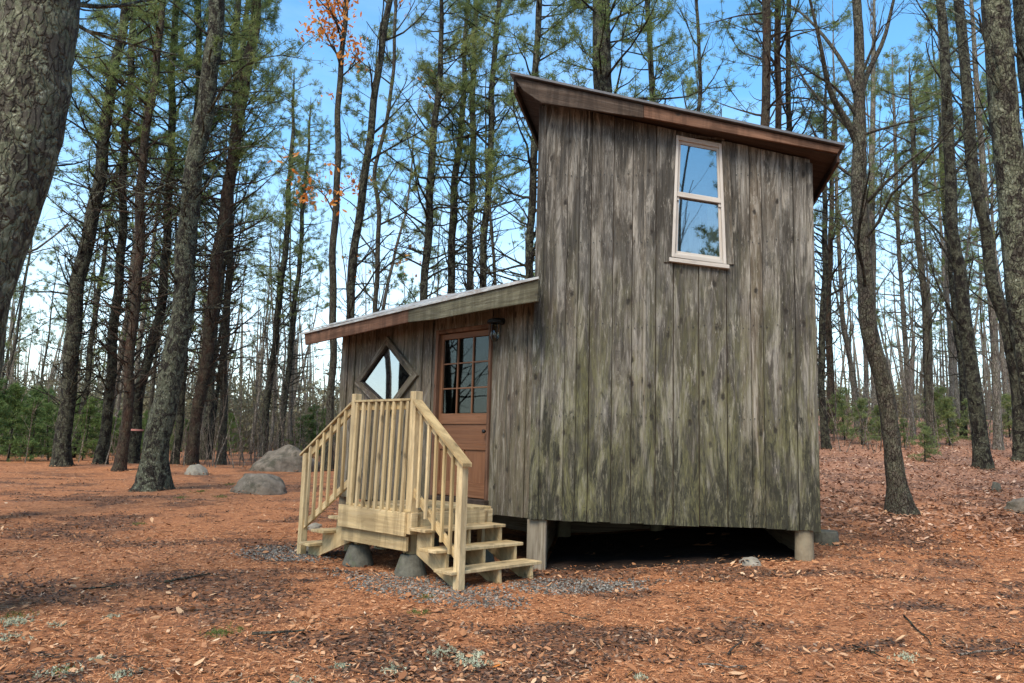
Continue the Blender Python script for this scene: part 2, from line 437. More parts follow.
# bark
def noise_col(nt, vec, scale):
    n = nt.nodes.new('ShaderNodeTexNoise'); n.inputs['Scale'].default_value = scale; n.inputs['Detail'].default_value = 3
    nt.links.new(vec, n.inputs['Vector']); return n.outputs['Color']
def bark_mat(name, dark, light, lichen=0.0, red=None, scale=1.0, moss=.0, plate=1.0):
    m, nt, b = new_mat(name)
    tcn = nt.nodes.new('ShaderNodeTexCoord'); p = tcn.outputs['Object']
    n1 = noise(nt, p, 9 * scale, 7, .7, (1, 1, .28), .6)
    wv = mix(nt, .12, p, noise_col(nt, p, 6))
    v1 = voro(nt, wv, 26 * scale, (1, 1, .3), 'DISTANCE_TO_EDGE')
    pl = ramp(nt, v1, [(.02, 0), (.16, 1)])
    c = mix(nt, ramp(nt, n1, [(.33, 0), (.68, 1)]), dark, light)
    c = mix(nt, pl, mix(nt, plate, c, (.45, .42, .4), 'MULTIPLY'), c)
    if red: c = mix(nt, ramp(nt, noise(nt, p, 3, 4), [(.45, 0), (.7, .7)]), c, red)
    if lichen:
        l1 = noise(nt, p, 5.5 * scale if plate == 1.0 else 8.5, 8, .78, (1, 1, .75), .8)
        lf = mathn(nt, 'MULTIPLY', ramp(nt, l1, [(.47, 0), (.53, 1)]), lichen)
        l2 = noise(nt, p, 16 * scale, 5, .7)
        lc = ramp(nt, l2, [(.35, (.07, .075, .045)), (.55, (.17, .17, .11)), (.68, (.34, .34, .25))])
        c = mix(nt, lf, c, lc)
    nt.links.new(c, b.inputs['Base Color']); b.inputs['Roughness'].default_value = .92; b.inputs['Specular IOR Level'].default_value = .15
    h = mathn(nt, 'ADD', mathn(nt, 'MULTIPLY', pl, .8 * plate), n1)
    bump(nt, b, h, 1.0, .022)
    return m
M['bark_dark'] = bark_mat('dark_pine_bark', (.012, .010, .008), (.045, .037, .030), .42)
M['bark_lichen'] = bark_mat('lichened_bark', (.021, .015, .012), (.075, .066, .05), .8)
M['bark_giant'] = bark_mat('lichen_covered_bark', (.035, .029, .022), (.12, .105, .08), 1.0, None, .8, 0, .9)
M['bark_brown'] = bark_mat('reddish_brown_bark', (.024, .016, .012), (.085, .058, .044), .2, (.09, .05, .032))
M['bark_grey'] = bark_mat('grey_bark', (.03, .025, .02), (.115, .095, .075), .35, None, 1.2)
M['bark_far'] = bark_mat('far_bark', (.11, .093, .077), (.29, .25, .21), .35, None, .8)  # pale tone stands in for haze on far trunks

def leaf_mat(name, stops, trans=.35, rough=.75):
    m, nt, b = new_mat(name)
    r = attr(nt, 'rnd', 'Fac')
    oi = nt.nodes.new('ShaderNodeObjectInfo')
    c = ramp(nt, r, stops)
    c = mix(nt, mathn(nt, 'MULTIPLY', oi.outputs['Random'], .35), c, mix(nt, 1, c, (1.25, 1.05, .7), 'MULTIPLY'))
    out = nt.nodes['Material Output']
    nt.links.new(c, b.inputs['Base Color']); b.inputs['Roughness'].default_value = rough; b.inputs['Specular IOR Level'].default_value = .2
    if trans:
        t = nt.nodes.new('ShaderNodeBsdfTranslucent'); nt.links.new(c, t.inputs['Color'])
        ms = nt.nodes.new('ShaderNodeMixShader'); ms.inputs[0].default_value = trans
        nt.links.new(b.outputs[0], ms.inputs[1]); nt.links.new(t.outputs[0], ms.inputs[2])
        nt.links.new(ms.outputs[0], out.inputs['Surface'])
    return m
M['needles'] = leaf_mat('pine_needles', [(0, (.065, .10, .035)), (.35, (.13, .18, .06)), (.7, (.21, .27, .095)), (1, (.31, .34, .14))], .45)
M['needles_yellow'] = leaf_mat('pale_needles', [(0, (.10, .14, .055)), (.4, (.18, .23, .09)), (.8, (.27, .31, .13)), (1, (.35, .35, .16))], .45)
M['hemlock'] = leaf_mat('young_evergreen_needles', [(0, (.05, .09, .03)), (.4, (.10, .165, .05)), (.8, (.17, .24, .085)), (1, (.26, .31, .13))], .4)
M['orange_leaf'] = leaf_mat('orange_leaves', [(0, (.50, .15, .03)), (.5, (.70, .26, .06)), (1, (.80, .42, .14))], .5)
M['litter'] = leaf_mat('fallen_leaves', [(0, (.10, .05, .03)), (.25, (.24, .11, .06)), (.5, (.38, .19, .10)), (.75, (.44, .23, .12)), (.95, (.52, .32, .19)), (1, (.62, .48, .34))], .1)
M['pink_litter'] = leaf_mat('dry_leaf_litter', [(0, (.08, .045, .03)), (.3, (.21, .11, .07)), (.6, (.35, .195, .125)), (.85, (.45, .27, .19)), (1, (.58, .42, .32))], .1)
M['fallen_needles'] = leaf_mat('fallen_needles', [(0, (.08, .035, .022)), (.3, (.26, .11, .05)), (.6, (.47, .19, .08)), (.88, (.60, .31, .15)), (1, (.62, .40, .25))], 0)
M['gravel'] = leaf_mat('blue_grey_gravel', [(0, (.045, .042, .037)), (.5, (.125, .115, .10)), (.9, (.20, .19, .165)), (1, (.32, .31, .28))], 0)
M['lichen'] = leaf_mat('pale_lichen', [(0, (.20, .22, .15)), (.5, (.36, .38, .27)), (1, (.52, .52, .40))], .1)
M['grass'] = leaf_mat('green_moss_grass', [(0, (.06, .09, .02)), (.6, (.13, .17, .05)), (1, (.25, .27, .10))], .3)
M['twig'] = bark_mat('grey_brush_twigs', (.11, .088, .07), (.27, .225, .18), 0)

# ground
def ground_mat():
    m, nt, b = new_mat('needle_covered_ground'); p = geo_pos(nt)
    fine = noise(nt, p, 55, 7, .75, None, 1.5)
    s1 = noise(nt, p, 38, 4, .7, (1, .22, 1), 1.2)
    s2 = noise(nt, p, 42, 4, .7, (.25, 1, 1), 1.2)
    st = mathn(nt, 'MULTIPLY', mathn(nt, 'ADD', s1, s2), .5)
    c = ramp(nt, st, [(.36, (.10, .038, .022)), (.44, (.28, .115, .052)), (.52, (.47, .19, .08)), (.64, (.62, .32, .165))])
    c = mix(nt, ramp(nt, fine, [(.58, 0), (.75, .55)]), c, (.52, .33, .19))
    c = mix(nt, ramp(nt, fine, [(.28, .9), (.44, 0)]), c, (.06, .03, .02))
    big = noise(nt, p, .85, 8, .68, None, .8)
    dk = ramp(nt, big, [(.50, 0), (.57, .8), (.75, .95)])
    dk = ramp(nt, mathn(nt, 'ADD', attr(nt, 'rnd', 'Fac'), mathn(nt, 'MULTIPLY', mathn(nt, 'SUBTRACT', big, .5), 1.5)), [(.0, 0), (.35, .85), (.9, .95)])
    dk = mathn(nt, 'MULTIPLY', dk, ramp(nt, noise(nt, p, 9, 5, .7), [(.35, .2), (.6, 1)]))
    c = mix(nt, dk, c, (.085, .052, .038))
    md = noise(nt, p, 5, 7, .75, (1, 1, 1), 1)
    c = mix(nt, ramp(nt, md, [(.50, 0), (.66, .8)]), c, (.15, .065, .038))
    c = mix(nt, ramp(nt, md, [(.30, .6), (.44, 0)]), c, (.56, .33, .20))
    b2 = noise(nt, p, .35, 5, .6)
    c = mix(nt, ramp(nt, b2, [(.5, 0), (.7, .55)]), c, mix(nt, .5, c, (.30, .17, .11)))
    sep = nt.nodes.new('ShaderNodeSeparateXYZ'); nt.links.new(p, sep.inputs[0])
    # leaf litter grows paler and pinker up the slope beyond the cabin
    lf = mathn(nt, 'MULTIPLY', ramp(nt, mathn(nt, 'MULTIPLY', sep.outputs['Y'], .02), [(.26, 0), (.36, 1)]), ramp(nt, mathn(nt, 'ADD', mathn(nt, 'MULTIPLY', sep.outputs['X'], .05), .4), [(.4, 0), (.6, 1)]))
    c = mix(nt, mathn(nt, 'MULTIPLY', lf, .7), c, mix(nt, .5, c, (.40, .25, .19)))
    # soil under the cabin is its own sheet, shade painted in
    nt.links.new(c, b.inputs['Base Color']); b.inputs['Roughness'].default_value = .95; b.inputs['Specular IOR Level'].default_value = .1
    h = mathn(nt, 'ADD', mathn(nt, 'MULTIPLY', st, .8), mathn(nt, 'MULTIPLY', fine, .6))
    bump(nt, b, h, .9, .03)
    return m
M['ground'] = ground_mat()

# ------------------------------------------------------------------ ground sheet
def graded(lo, hi, fine, far, n):
    mid = np.arange(lo, hi + 1e-6, fine)
    out = np.geomspace(fine * 2, far, n)
    return np.concatenate([(lo - out)[::-1], mid, hi + out])
gx = graded(-9, 10, .09, 600, 34)
gy = graded(2, 20, .09, 700, 36)
X, Y = np.meshgrid(gx, gy)
Z = ground(X, Y)
Z = Z + (RNG.random(Z.shape) - .5) * .012 * ((np.abs(X) < 9.5) & (Y > 1.5) & (Y < 20.5))
g = MB()
nx, ny = len(gx), len(gy)
ii = (np.arange(ny - 1)[:, None] * nx + np.arange(nx - 1)[None, :]).reshape(-1)
g.add(np.stack([X, Y, Z], -1).reshape(-1, 3), np.stack([ii, ii + 1, ii + nx + 1, ii + nx], -1), None, patchf(X, Y).reshape(-1))
tag(g.build('ground', M['ground'], None, smooth=True), kind='structure')

# ------------------------------------------------------------------ cabin frames of reference
C = np.array([.341, 10.079])
a_ = .789; U = np.array([-cos(a_), sin(a_)]); N = np.array([-sin(a_), -cos(a_)])
m_ = .13; MW = np.array([cos(m_), -sin(m_)]); NM = np.array([-sin(m_), -cos(m_)])
def PA(u, n, z): q = C + U * u + N * n; return np.array([q[0], q[1], z])        # annex: along wall, outward, up
def PM(u, n, z): q = C + MW * u + NM * n; return np.array([q[0], q[1], z])      # tower: along wall, outward, up
VU = np.array([U[0], U[1], 0]); VN = np.array([N[0], N[1], 0])
VM = np.array([MW[0], MW[1], 0]); VNM = np.array([NM[0], NM[1], 0]); VZ = np.array([0, 0, 1.0])
cabin = tag(empty('cabin', (C[0] + 1.2, C[1] + 1.2, 0)), 'tall narrow cabin of grey weathered vertical boards with sloping roofs and low side wing', 'cabin')

W_M, D_M, ZB = 3.43, 3.3, .625
def top_main(u): return 6.165 - u * .2595
# tower front wall: single boards, each its own thickness and tone
seams = [-.03, .15, .35, .50, .66, .80, .95, 1.20, 1.36, 1.50, 1.72, 2.04, 2.38, 2.56, 2.68, 2.83, 3.06, 3.22, 3.44]
wq = [(1.70, 4.0), (2.38, 3.90), (2.33, 5.50), (1.76, 5.63)]   # window opening corners bl br tr tl (u, z)
wall = MB()
for i in range(len(seams) - 1):
    gp_ = random.uniform(.002, .007)
    u0, u1 = seams[i] + gp_, seams[i + 1] - gp_
    th = .022 + random.random() * .014
    prt = random.uniform(0, .016)
    def put(za0, za1, zb0, zb1):
        wall.slab(PM(u0, prt, za0), PM(u1, prt, za1), PM(u1, prt, zb1), PM(u0, prt, zb0), -VNM * (th + prt), rr)
    rr = random.random()
    zb = ZB + random.uniform(-.012, .012)
    if u0 > 1.69 and u1 < 2.40:
        put(zb, zb, 3.97, 3.96); put(5.60, 5.60, top_main(u0), top_main(u1))
    else: put(zb, zb, top_main(u0), top_main(u1))
# narrow strips nailed over some joints
for u in (.15, .80, 1.36, 2.56, 3.06):
    w = random.uniform(.012, .02)
    z0 = ZB + .01
    wall.slab(PM(u - w, .0135, z0), PM(u + w, .0135, z0), PM(u + w, .0135, top_main(u)), PM(u - w, .0135, top_main(u)), -VNM * .004)
wall.build('front_wall', M['wall'], cabin, bevel=.003)
# dark lining added behind the boards to block daylight leaks, round the window hole
ln_ = MB()
def lin(u0, u1, a0, a1, b0, b1): ln_.slab(PM(u0, -.045, a0), PM(u1, -.045, a1), PM(u1, -.045, b1), PM(u0, -.045, b0), -VNM * .012)
lin(.0, 1.74, ZB + .02, ZB + .02, top_main(0), top_main(1.74)); lin(2.34, W_M - .03, ZB + .02, ZB + .02, top_main(2.34), top_main(W_M))
lin(1.74, 2.34, ZB + .02, ZB + .02, 3.97, 3.96); lin(1.74, 2.34, 5.62, 5.5, top_main(1.74), top_main(2.34))
ln_.build('daylight_block_lining', M['inside'], cabin)
nl = MB()
for i in range(len(seams) - 1):
    for zr in (.78, 1.95, 3.1, 4.2, 5.1):
        for q_ in (.22, .78):
            u = seams[i] + (seams[i + 1] - seams[i]) * q_ + random.uniform(-.01, .01); z = zr + random.uniform(-.03, .03)
            if 1.66 < u < 2.42 and z > 3.9: continue
            nl.tube([PM(u, .012, z), PM(u, .0195, z)], [.007, .007], 7, rnd=.5)
nl.build('nail_heads', M['black_metal'], cabin)['kind'] = 'stuff'
# corner boards
cb = MB()
cb.slab(PM(-.075, .03, ZB), PM(.045, .032, ZB), PM(.045, .032, 6.08), PM(-.055, .03, 6.1), -VNM * .02)
cb.build('corner_board', M['wall'], cabin, bevel=.003)
cb = MB()
cb.slab(PM(W_M - .05, .022, ZB - .02), PM(W_M + .035, .022, ZB - .02), PM(W_M + .035, .022, 5.22), PM(W_M - .05, .022, 5.24), -VNM * .021)
cb.build('corner_board', M['wall'], cabin, bevel=.003)
# other walls of the tower
def side_wall(name, pf, length, ztop, nvec, mat, zb=ZB):
    w = MB(); s = 0
    while s < length - .01:
        e = min(length, s + random.uniform(.16, .28))
        w.slab(pf(s + .003, zb), pf(e - .003, zb), pf(e - .003, ztop(e)), pf(s + .003, ztop(s)), nvec * (.024 + random.random() * .01))
        s = e
    return w.build(name, mat, cabin, bevel=.003)
side_wall('side_wall', lambda s, z: PM(W_M, -.02 - s, z), D_M, lambda s: top_main(W_M), -VM, M['wall'])
side_wall('side_wall', lambda s, z: PM(0, -.045 - s, z), D_M, lambda s: top_main(0), VM, M['wall'])
side_wall('back_wall', lambda s, z: PM(s, -D_M, z), W_M, top_main, VNM, M['wall'])
fl = MB()
fl.slab(PM(.03, -.04, ZB + .005), PM(W_M - .03, -.04, ZB + .005), PM(W_M - .03, -D_M + .04, ZB + .005), PM(.03, -D_M + .04, ZB + .005), VZ * .12)
for k in range(7):
    n = -.25 - k * .46
    fl.slab(PM(.05, n, ZB - .0), PM(.05, n - .05, ZB - .0), PM(W_M - .05, n - .05, ZB), PM(W_M - .05, n, ZB), VZ * -.002)
fl.build('floor', M['inside'], cabin)
fl = MB()
fl.slab(PM(.03, -.04, 3.3), PM(W_M - .03, -.04, 3.3), PM(W_M - .03, -D_M + .04, 3.3), PM(.03, -D_M + .04, 3.3), VZ * .1)
fl.build('loft_floor', M['inside'], cabin)

# main roof: one sloping plane, overhanging on all sides
sk = .20
VB = np.array([sin(sk), cos(sk), 0.0])      # eaves run back along this line
OH = .30
def ft(u): return 6.385 - (u + .385) * .2595       # fascia top at plane n=OH
fpl = [(-.385, ft(-.385)), (3.74, ft(3.74))]
roof = MB()
pA = PM(-.43, OH + .05, ft(-.43) + .012); pB = PM(3.78, OH + .05, ft(3.78) + .012)
LB = D_M + .75
roof.slab(pA, pB, pB + VB * LB, pA + VB * LB, VZ * .035)
main_roof = roof.build('main_roof', M['dark_roof'], cabin, bevel=.004)
# fascia of two boards, the left one weathered, the right one newer
fb = MB(); fz = lambda u: ft(u) - .285 + .02 * (u > 3)
fb.prism([PM(-.385, OH, ft(-.385)), PM(1.32, OH, ft(1.32)), PM(1.32, OH, ft(1.32) - .175), PM(.0, OH, 6.01), PM(-.25, OH, 6.19)], -VNM * .04, .2)
fb.build('fascia_board', M['fascia_old'], cabin, bevel=.004, label='grey brown weathered left fascia board')
fb = MB()
fb.prism([PM(1.324, OH - .002, ft(1.324)), PM(3.74, OH - .002, ft(3.74)), PM(3.70, OH - .002, 5.245), PM(1.324, OH - .002, ft(1.324) - .165)], -VNM * .04, .6)
fb.build('fascia_board', M['fascia_red'], cabin, bevel=.004, label='newer reddish right fascia board')
# eave boards along both sides
for (ue, zt, hgt) in ((-.385, ft(-.385) - .005, .20), (3.735, ft(3.735) - .005, .17)):
    e = MB(); p = PM(ue, OH - .045, zt)
    e.slab(p, p - VZ * hgt, p - VZ * hgt + VB * (LB - .12), p + VB * (LB - .12), VM * (.035 if ue < 0 else -.035))
    e.build('eave_board', M['fascia_old'] if ue < 0 else M['soffit'], cabin, bevel=.003)
# soffit: underside boards
so = MB()
nb = 12
for k in range(nb):
    n0 = OH - .05 - k * (D_M + .5) / nb; n1 = n0 - (D_M + .5) / nb + .006
    sh = lambda n: (OH - n) * (sk - m_)
    so.slab(PM(-.34 + sh(n0), n0, ft(-.34) - .10), PM(-.34 + sh(n1), n1, ft(-.34) - .10), PM(3.69 + sh(n1), n1, ft(3.69) - .10), PM(3.69 + sh(n0), n0, ft(3.69) - .10), VZ * .05)
so.build('soffit', M['soffit'], cabin)

# corner posts and piers
pp = MB()
p = PM(.045, -.10, 0)
pp.slab(PM(-.09, -.03, -.1), PM(.155, -.03, -.1), PM(.155, -.03, ZB + .0), PM(-.09, -.03, ZB + .0), -VNM * .2)
pp.build('corner_post', M['post'], cabin, bevel=.01, label='square timber post under the left corner')
pp = MB(); q = PM(3.30, -.12, 0)
pp.tube([q + VZ * .0, q + VZ * .25, q + VZ * (ZB - .005)], [.115, .113, .108], 20)
pp.build('support_pier', M['cement'], cabin, smooth=False, label='round pale pier under the right corner')
for (u, n) in ((3.2, -3.0), (.2, -3.0), (1.7, -3.0)):
    pp = MB(); q = PM(u, n, 0)
    pp.tube([q, q + VZ * .3, q + VZ * (ZB - .005)], [.12, .115, .11], 14)
    pp.build('support_pier', M['cement'], cabin)
# floor beam just behind the front boards
bm = MB()
bm.slab(PM(-.02, -.06, ZB + .02), PM(-.02, -.06, ZB + .2), PM(W_M - .02, -.06, ZB + .2), PM(W_M - .02, -.06, ZB + .02), -VNM * .1)
bm.build('floor_beam', M['fascia_old'], cabin)

# ---- sash window, a little out of square like the real one
def wp(s, t, n=0.0):
    (a0, z0), (a1, z1), (a2, z2), (a3, z3) = wq
    u = (1 - s) * (1 - t) * a0 + s * (1 - t) * a1 + s * t * a2 + (1 - s) * t * a3
    z = (1 - s) * (1 - t) * z0 + s * (1 - t) * z1 + s * t * z2 + (1 - s) * t * z3
    return PM(u, n, z)
def rectbar(mb, s0, s1, t0, t1, n0, n1, vertical=True):
    if vertical: mb.slab(wp(s0, t0, n1), wp(s1, t0, n1), wp(s1, t1, n1), wp(s0, t1, n1), -VNM * (n1 - n0))
    else: mb.slab(wp(s0, t0, n1), wp(s0, t1, n1), wp(s1, t1, n1), wp(s1, t0, n1), -VNM * (n1 - n0))
win = MB()
rectbar(win, -.005, .055, .0, 1.0, -.05, .045); rectbar(win, .945, 1.005, .0, 1.0, -.05, .045)
rectbar(win, .055, .945, .965, 1.0, -.05, .043, False); rectbar(win, .055, .945, 0.0, .03, -.05, .043, False)
window = win.build('window', M['trim'], cabin, bevel=.003)
cas = MB()
cas.slab(PM(1.60, .035, 3.93), PM(1.695, .035, 3.93), PM(1.755, .035, 5.70), PM(1.655, .035, 5.72), -VNM * .025)
cas.slab(PM(2.385, .035, 3.90), PM(2.475, .035, 3.90), PM(2.43, .035, 5.52), PM(2.335, .035, 5.54), -VNM * .025)
cas.build('casing', M['wall'], window, bevel=.002)
sa = MB()
rectbar(sa, .055, .105, .47, .965, -.02, .012); rectbar(sa, .895, .945, .47, .965, -.02, .012)
rectbar(sa, .105, .895, .94, .965, -.02, .010, False); rectbar(sa, .055, .945, .50, .54, -.02, .03, False)
sa.build('upper_sash', M['trim'], window, bevel=.002)
sa = MB()
rectbar(sa, .055, .105, .03, .50, -.045, -.008); rectbar(sa, .895, .945, .03, .50, -.045, -.008)
rectbar(sa, .105, .895, .03, .06, -.045, -.010, False)
sa.build('lower_sash', M['trim'], window, bevel=.002)
gp = MB(); gp.slab(wp(.10, .53, -.004), wp(.90, .53, -.004), wp(.90, .945, -.004), wp(.10, .945, -.004), -VNM * .004)
gp.build('pane', M['glass'], window)
gp = MB(); gp.slab(wp(.10, .05, -.028), wp(.90, .05, -.028), wp(.90, .505, -.028), wp(.10, .505, -.028), -VNM * .004)
gp.build('pane', M['glass'], window)
sl = MB(); sl.slab(PM(1.665, .075, 3.985), PM(1.665, .075, 3.935), PM(2.415, .075, 3.835), PM(2.415, .075, 3.885), -VNM * .07)
sl.build('sill', M['trim'], window, bevel=.003)
cu = MB()
def curtain(s0, s1, t0, t1):
    K = 9
    for k in range(K):
        sa_, sb_ = s0 + (s1 - s0) * k / K, s0 + (s1 - s0) * (k + 1) / K
        na, nb_ = -.16 - .02 * (k % 2), -.16 - .02 * ((k + 1) % 2)
        V = [wp(sa_, t0, na), wp(sb_, t0, nb_), wp(sb_, t1, nb_), wp(sa_, t1, na)]
        cu.add(V, [(0, 1, 2, 3)])
curtain(.70, .95, .02, .5); curtain(.0, .2, .02, .97)
cu.build('curtain', simple_mat('white_curtain', (.72, .72, .69), .9, 0, 4, .08), window)

# ------------------------------------------------------------------ annex (low wing)
AL, ZBA = 4.62, .625
def top_ann(u): return 3.305 + .24 * (5.05 - u) / 5.6 + .52 * (.17 + .038 * max(0, u))
dd = dict(u0=.86, u1=2.06, z0=.80, z1=3.2)                      # door opening
DT, DL, DB, DR = (3.27, 3.13), (4.02, 2.50), (3.17, 2.03), (2.55, 2.55)   # diamond opening corners
def dia_top(u): return np.interp(u, [DR[0], DT[0], DL[0]], [DR[1], DT[1], DL[1]])
def dia_bot(u): return np.interp(u, [DR[0], DB[0], DL[0]], [DR[1], DB[1], DL[1]])
sm = [0.0, .19, .46, .70, dd['u0'], dd['u1'], 2.17, 2.40, DR[0], 2.86, DB[0], DT[0], 3.62, 3.86, DL[0], 4.2, 4.42, AL]
aw = MB()
for i in range(len(sm) - 1):
    u0, u1 = sm[i] + .004, sm[i + 1] - .004
    if abs(sm[i] - DB[0]) < 1e-6: u0, u1 = sm[i] + .001, sm[i + 1] - .001
    prt = random.uniform(0, .014); rr = random.random(); zb = ZBA + random.uniform(-.01, .01)
    def put(a, b, c, d): aw.slab(PA(u0, prt, a), PA(u1, prt, b), PA(u1, prt, d), PA(u0, prt, c), -VN * (.028 + prt), rr)
    if abs(sm[i] - dd['u0']) < 1e-6:
        put(zb, zb, dd['z0'] - .05, dd['z0'] - .05); put(dd['z1'] + .002, dd['z1'] + .002, top_ann(u0), top_ann(u1))
    elif sm[i] >= DR[0] - 1e-6 and sm[i + 1] <= DL[0] + 1e-6:
        put(zb, zb, dia_bot(u0), dia_bot(u1)); put(dia_top(u0), dia_top(u1), top_ann(u0), top_ann(u1))
    else: put(zb, zb, top_ann(u0), top_ann(u1))
for u in (2.40, 2.17, 4.2, 4.42, .46):
    w = .028
    if u > 2.1: aw.slab(PA(u - w, .03, ZBA + .01), PA(u + w, .03, ZBA + .01), PA(u + w, .03, top_ann(u)), PA(u - w, .03, top_ann(u)), -VN * .016)
aw.build('annex_wall', M['wall_warm'], cabin, bevel=.003)
DA = 2.5
def side_wall2(name, pf, length, ztop, nvec):
    w = MB(); s = 0
    while s < length - .01:
        e = min(length, s + random.uniform(.18, .3))
        w.slab(pf(s + .003, ZBA), pf(e - .003, ZBA), pf(e - .003, ztop(e)), pf(s + .003, ztop(s)), nvec * .026)
        s = e
    w.build(name, M['wall_warm'], cabin, bevel=.003)
RSF = lambda u: .17 + .038 * max(0, u)
side_wall2('annex_end_wall', lambda s, z: PA(AL, -.03 - s, z), DA, lambda s: top_ann(AL) + RSF(AL) * s, -VU)
side_wall2('annex_back_wall', lambda s, z: PA(AL - s, -DA, z), 2.9, lambda s: top_ann(AL - s) + RSF(AL - s) * DA, VN)
fl = MB()
fl.prism([PA(.03, -.035, ZBA + .003), PA(AL - .03, -.035, ZBA + .003), PA(AL - .03, -DA + .03, ZBA + .003), PA(2.0, -DA + .03, ZBA + .003)], VZ * .12)
fl.build('annex_floor', M['inside'], cabin)
for (u, n) in ((4.5, -.15), (4.5, -2.3), (2.4, -.2)):
    pp = MB(); q = PA(u, n, 0)
    pp.tube([q, q + VZ * .3, q + VZ * (ZBA + .01)], [.10, .10, .10], 14)
    pp.build('support_pier', M['cement'], cabin)
# lean-to roof
OA = .52
def at_(u, n): return 3.355 + .24 * (5.05 - u) / 5.6 + (OA - n) * RSF(u)    # roof top surface
def RA(u, n, dz=0): q = PA(u, n, 0); q[2] = at_(u, n) + dz; return q
c_main = PM(-.05, -DA * .95, 0)      # where the roof meets the tower's left wall, further back
def to_un(p): v = p[:2] - C; return float(v @ U), float(v @ N)
ub, nb_ = to_un(c_main)
def roof_poly(mb, us, t, dz, rnd=None, n_in=OA):
    pts = [RA(us[0], n_in, dz)] + [RA(us[1], n_in, dz)]
    return pts
ar = MB()
u2c, n2c = to_un(PM(-.075, .03, 0)[:3])
ar.prism([RA(5.08, OA + .03), RA(-.50, OA + .03), RA(-.03, .04), RA(.05, -.01), RA(ub + .05, nb_), RA(5.08, -2.75)], -VZ * .03, .3)
ann_roof = ar.build('annex_roof', M['metal_roof'], cabin, bevel=.003)
# second metal sheet lapped over the outer half
ls = MB()
ls.prism([RA(4.95, OA - .12, .035), RA(2.5, OA - .12, .035), RA(2.45, -2.6, .035), RA(4.95, -2.6, .035)], -VZ * .02, .8)
ls.build('roof_sheet', M['metal_roof'], ann_roof, bevel=.002)
ls = MB()
ls.prism([RA(2.42, OA - .02, .022), RA(-.1, OA - .02, .022), RA(.3, -.2, .022), RA(2.0, -1.6, .022)], -VZ * .021, .5)
ls.build('roof_sheet', M['metal_roof'], ann_roof, bevel=.002)
# fascia
fb = MB()
fb.prism([RA(5.0, OA, -.035), RA(2.11, OA, -.035), RA(2.11, OA, -.215), RA(4.95, OA, -.225)], -VN * .04, .6)
fb.build('fascia_board', M['fascia_red'], cabin, bevel=.004, label='dark reddish outer fascia board of the low roof')
fb = MB()
fb.prism([RA(2.106, OA + .003, -.035), RA(-.47, OA + .003, -.035), RA(-.45, OA + .003, -.30), RA(.6, OA + .003, -.27), RA(1.5, OA + .003, -.255), RA(2.106, OA + .003, -.215)], -VN * .04, .3)
fb.build('fascia_board', M['fascia_moss'], cabin, bevel=.004, label='mossy green inner fascia board of the low roof')
fb = MB(); e0 = RA(5.03, OA - .05, -.035)
fb.slab(e0, e0 - VZ * .16, RA(5.03, -2.6, -.035) - VZ * .16, RA(5.03, -2.6, -.035), -VU * .035)
fb.build('eave_board', M['fascia_old'], cabin, bevel=.003)
fb = MB()
fb.slab(RA(-.46, OA - .04, -.04), RA(-.46, OA - .04, -.26), RA(-.03, .055, -.26), RA(-.03, .055, -.04), VU * .03)
fb.build('eave_board', M['fascia_moss'], cabin, bevel=.003)
so = MB()
for k in range(3):
    n0, n1 = OA - .045 - k * .16, OA - .045 - k * .16 - .155
    so.slab(RA(4.98, n0, -.09), RA(4.98, n1, -.09), RA(-.42 + .42 * (OA - n1) / OA, n1, -.09), RA(-.42 + .42 * (OA - n0) / OA, n0, -.09), VZ * .02)
so.build('soffit', M['soffit'], cabin)
so = MB()
for u in (4.5, 3.8, 3.0, 2.25, 1.6, .95, .3):
    so.slab(RA(u, OA - .05, -.095), RA(u - .05, OA - .05, -.095), RA(u - .05, .03, -.095), RA(u, .03, -.095), -VZ * .09)
so.build('rafter_tails', M['soffit'], cabin)

# ---- diamond window
def dpt(c, s, n):       # scaled about the centre
    cu_, cz = (DL[0] + DR[0]) / 2, (DT[1] + DB[1]) / 2 - .02
    return PA(cu_ + (c[0] - cu_) * s, n, cz + (c[1] - cz) * s)
corn = [DT, DL, DB, DR]
dw = MB()
for i in range(4):
    a, b2 = corn[i], corn[(i + 1) % 4]
    dw.slab(dpt(a, .90, .055), dpt(a, 1.14, .055), dpt(b2, 1.14, .055), dpt(b2, .90, .055), -VN * .06, random.random())
dwin = dw.build('diamond_window', M['wall_warm'], cabin, bevel=.003)
ds = MB()
for i in range(4):
    a, b2 = corn[i], corn[(i + 1) % 4]
    ds.slab(dpt(a, .86, .03), dpt(a, .898, .03), dpt(b2, .898, .03), dpt(b2, .86, .03), -VN * .06, random.random())
ds.build('inner_frame', simple_mat('dark_inner_frame', (.03, .026, .022), .7), dwin)
gp = MB(); gp.prism([dpt(c, .88, .0) for c in corn], -VN * .004)
gp.build('pane', M['glass_bright'], dwin)

# ---- door
dr = MB()
u0, u1, z0, z1 = dd['u0'], dd['u1'], dd['z0'], dd['z1']
def dbox(mb, a, b, c, d, n0, n1, vert=True):
    if vert: mb.slab(PA(a, n1, c), PA(b, n1, c), PA(b, n1, d), PA(a, n1, d), -VN * (n1 - n0))
    else: mb.slab(PA(a, n1, c), PA(a, n1, d), PA(b, n1, d), PA(b, n1, c), -VN * (n1 - n0))
fr = MB()
dbox(fr, u0, u0 + .05, z0, z1, -.10, .03); dbox(fr, u1 - .055, u1, z0, z1, -.10, .03); dbox(fr, u0 + .05, u1 - .055, z1 - .06, z1, -.10, .028, False)
fr.build('door_frame', M['fascia_red'], cabin, bevel=.003)
th = MB(); dbox(th, u0 - .02, u1 + .02, z0 - .07, z0, -.10, .09, False); dbox(th, u0 - .0, u1 - .05, z0 - .19, z0 - .075, .0, .34, False)
th.build('threshold', M['fascia_old'], cabin, bevel=.004)
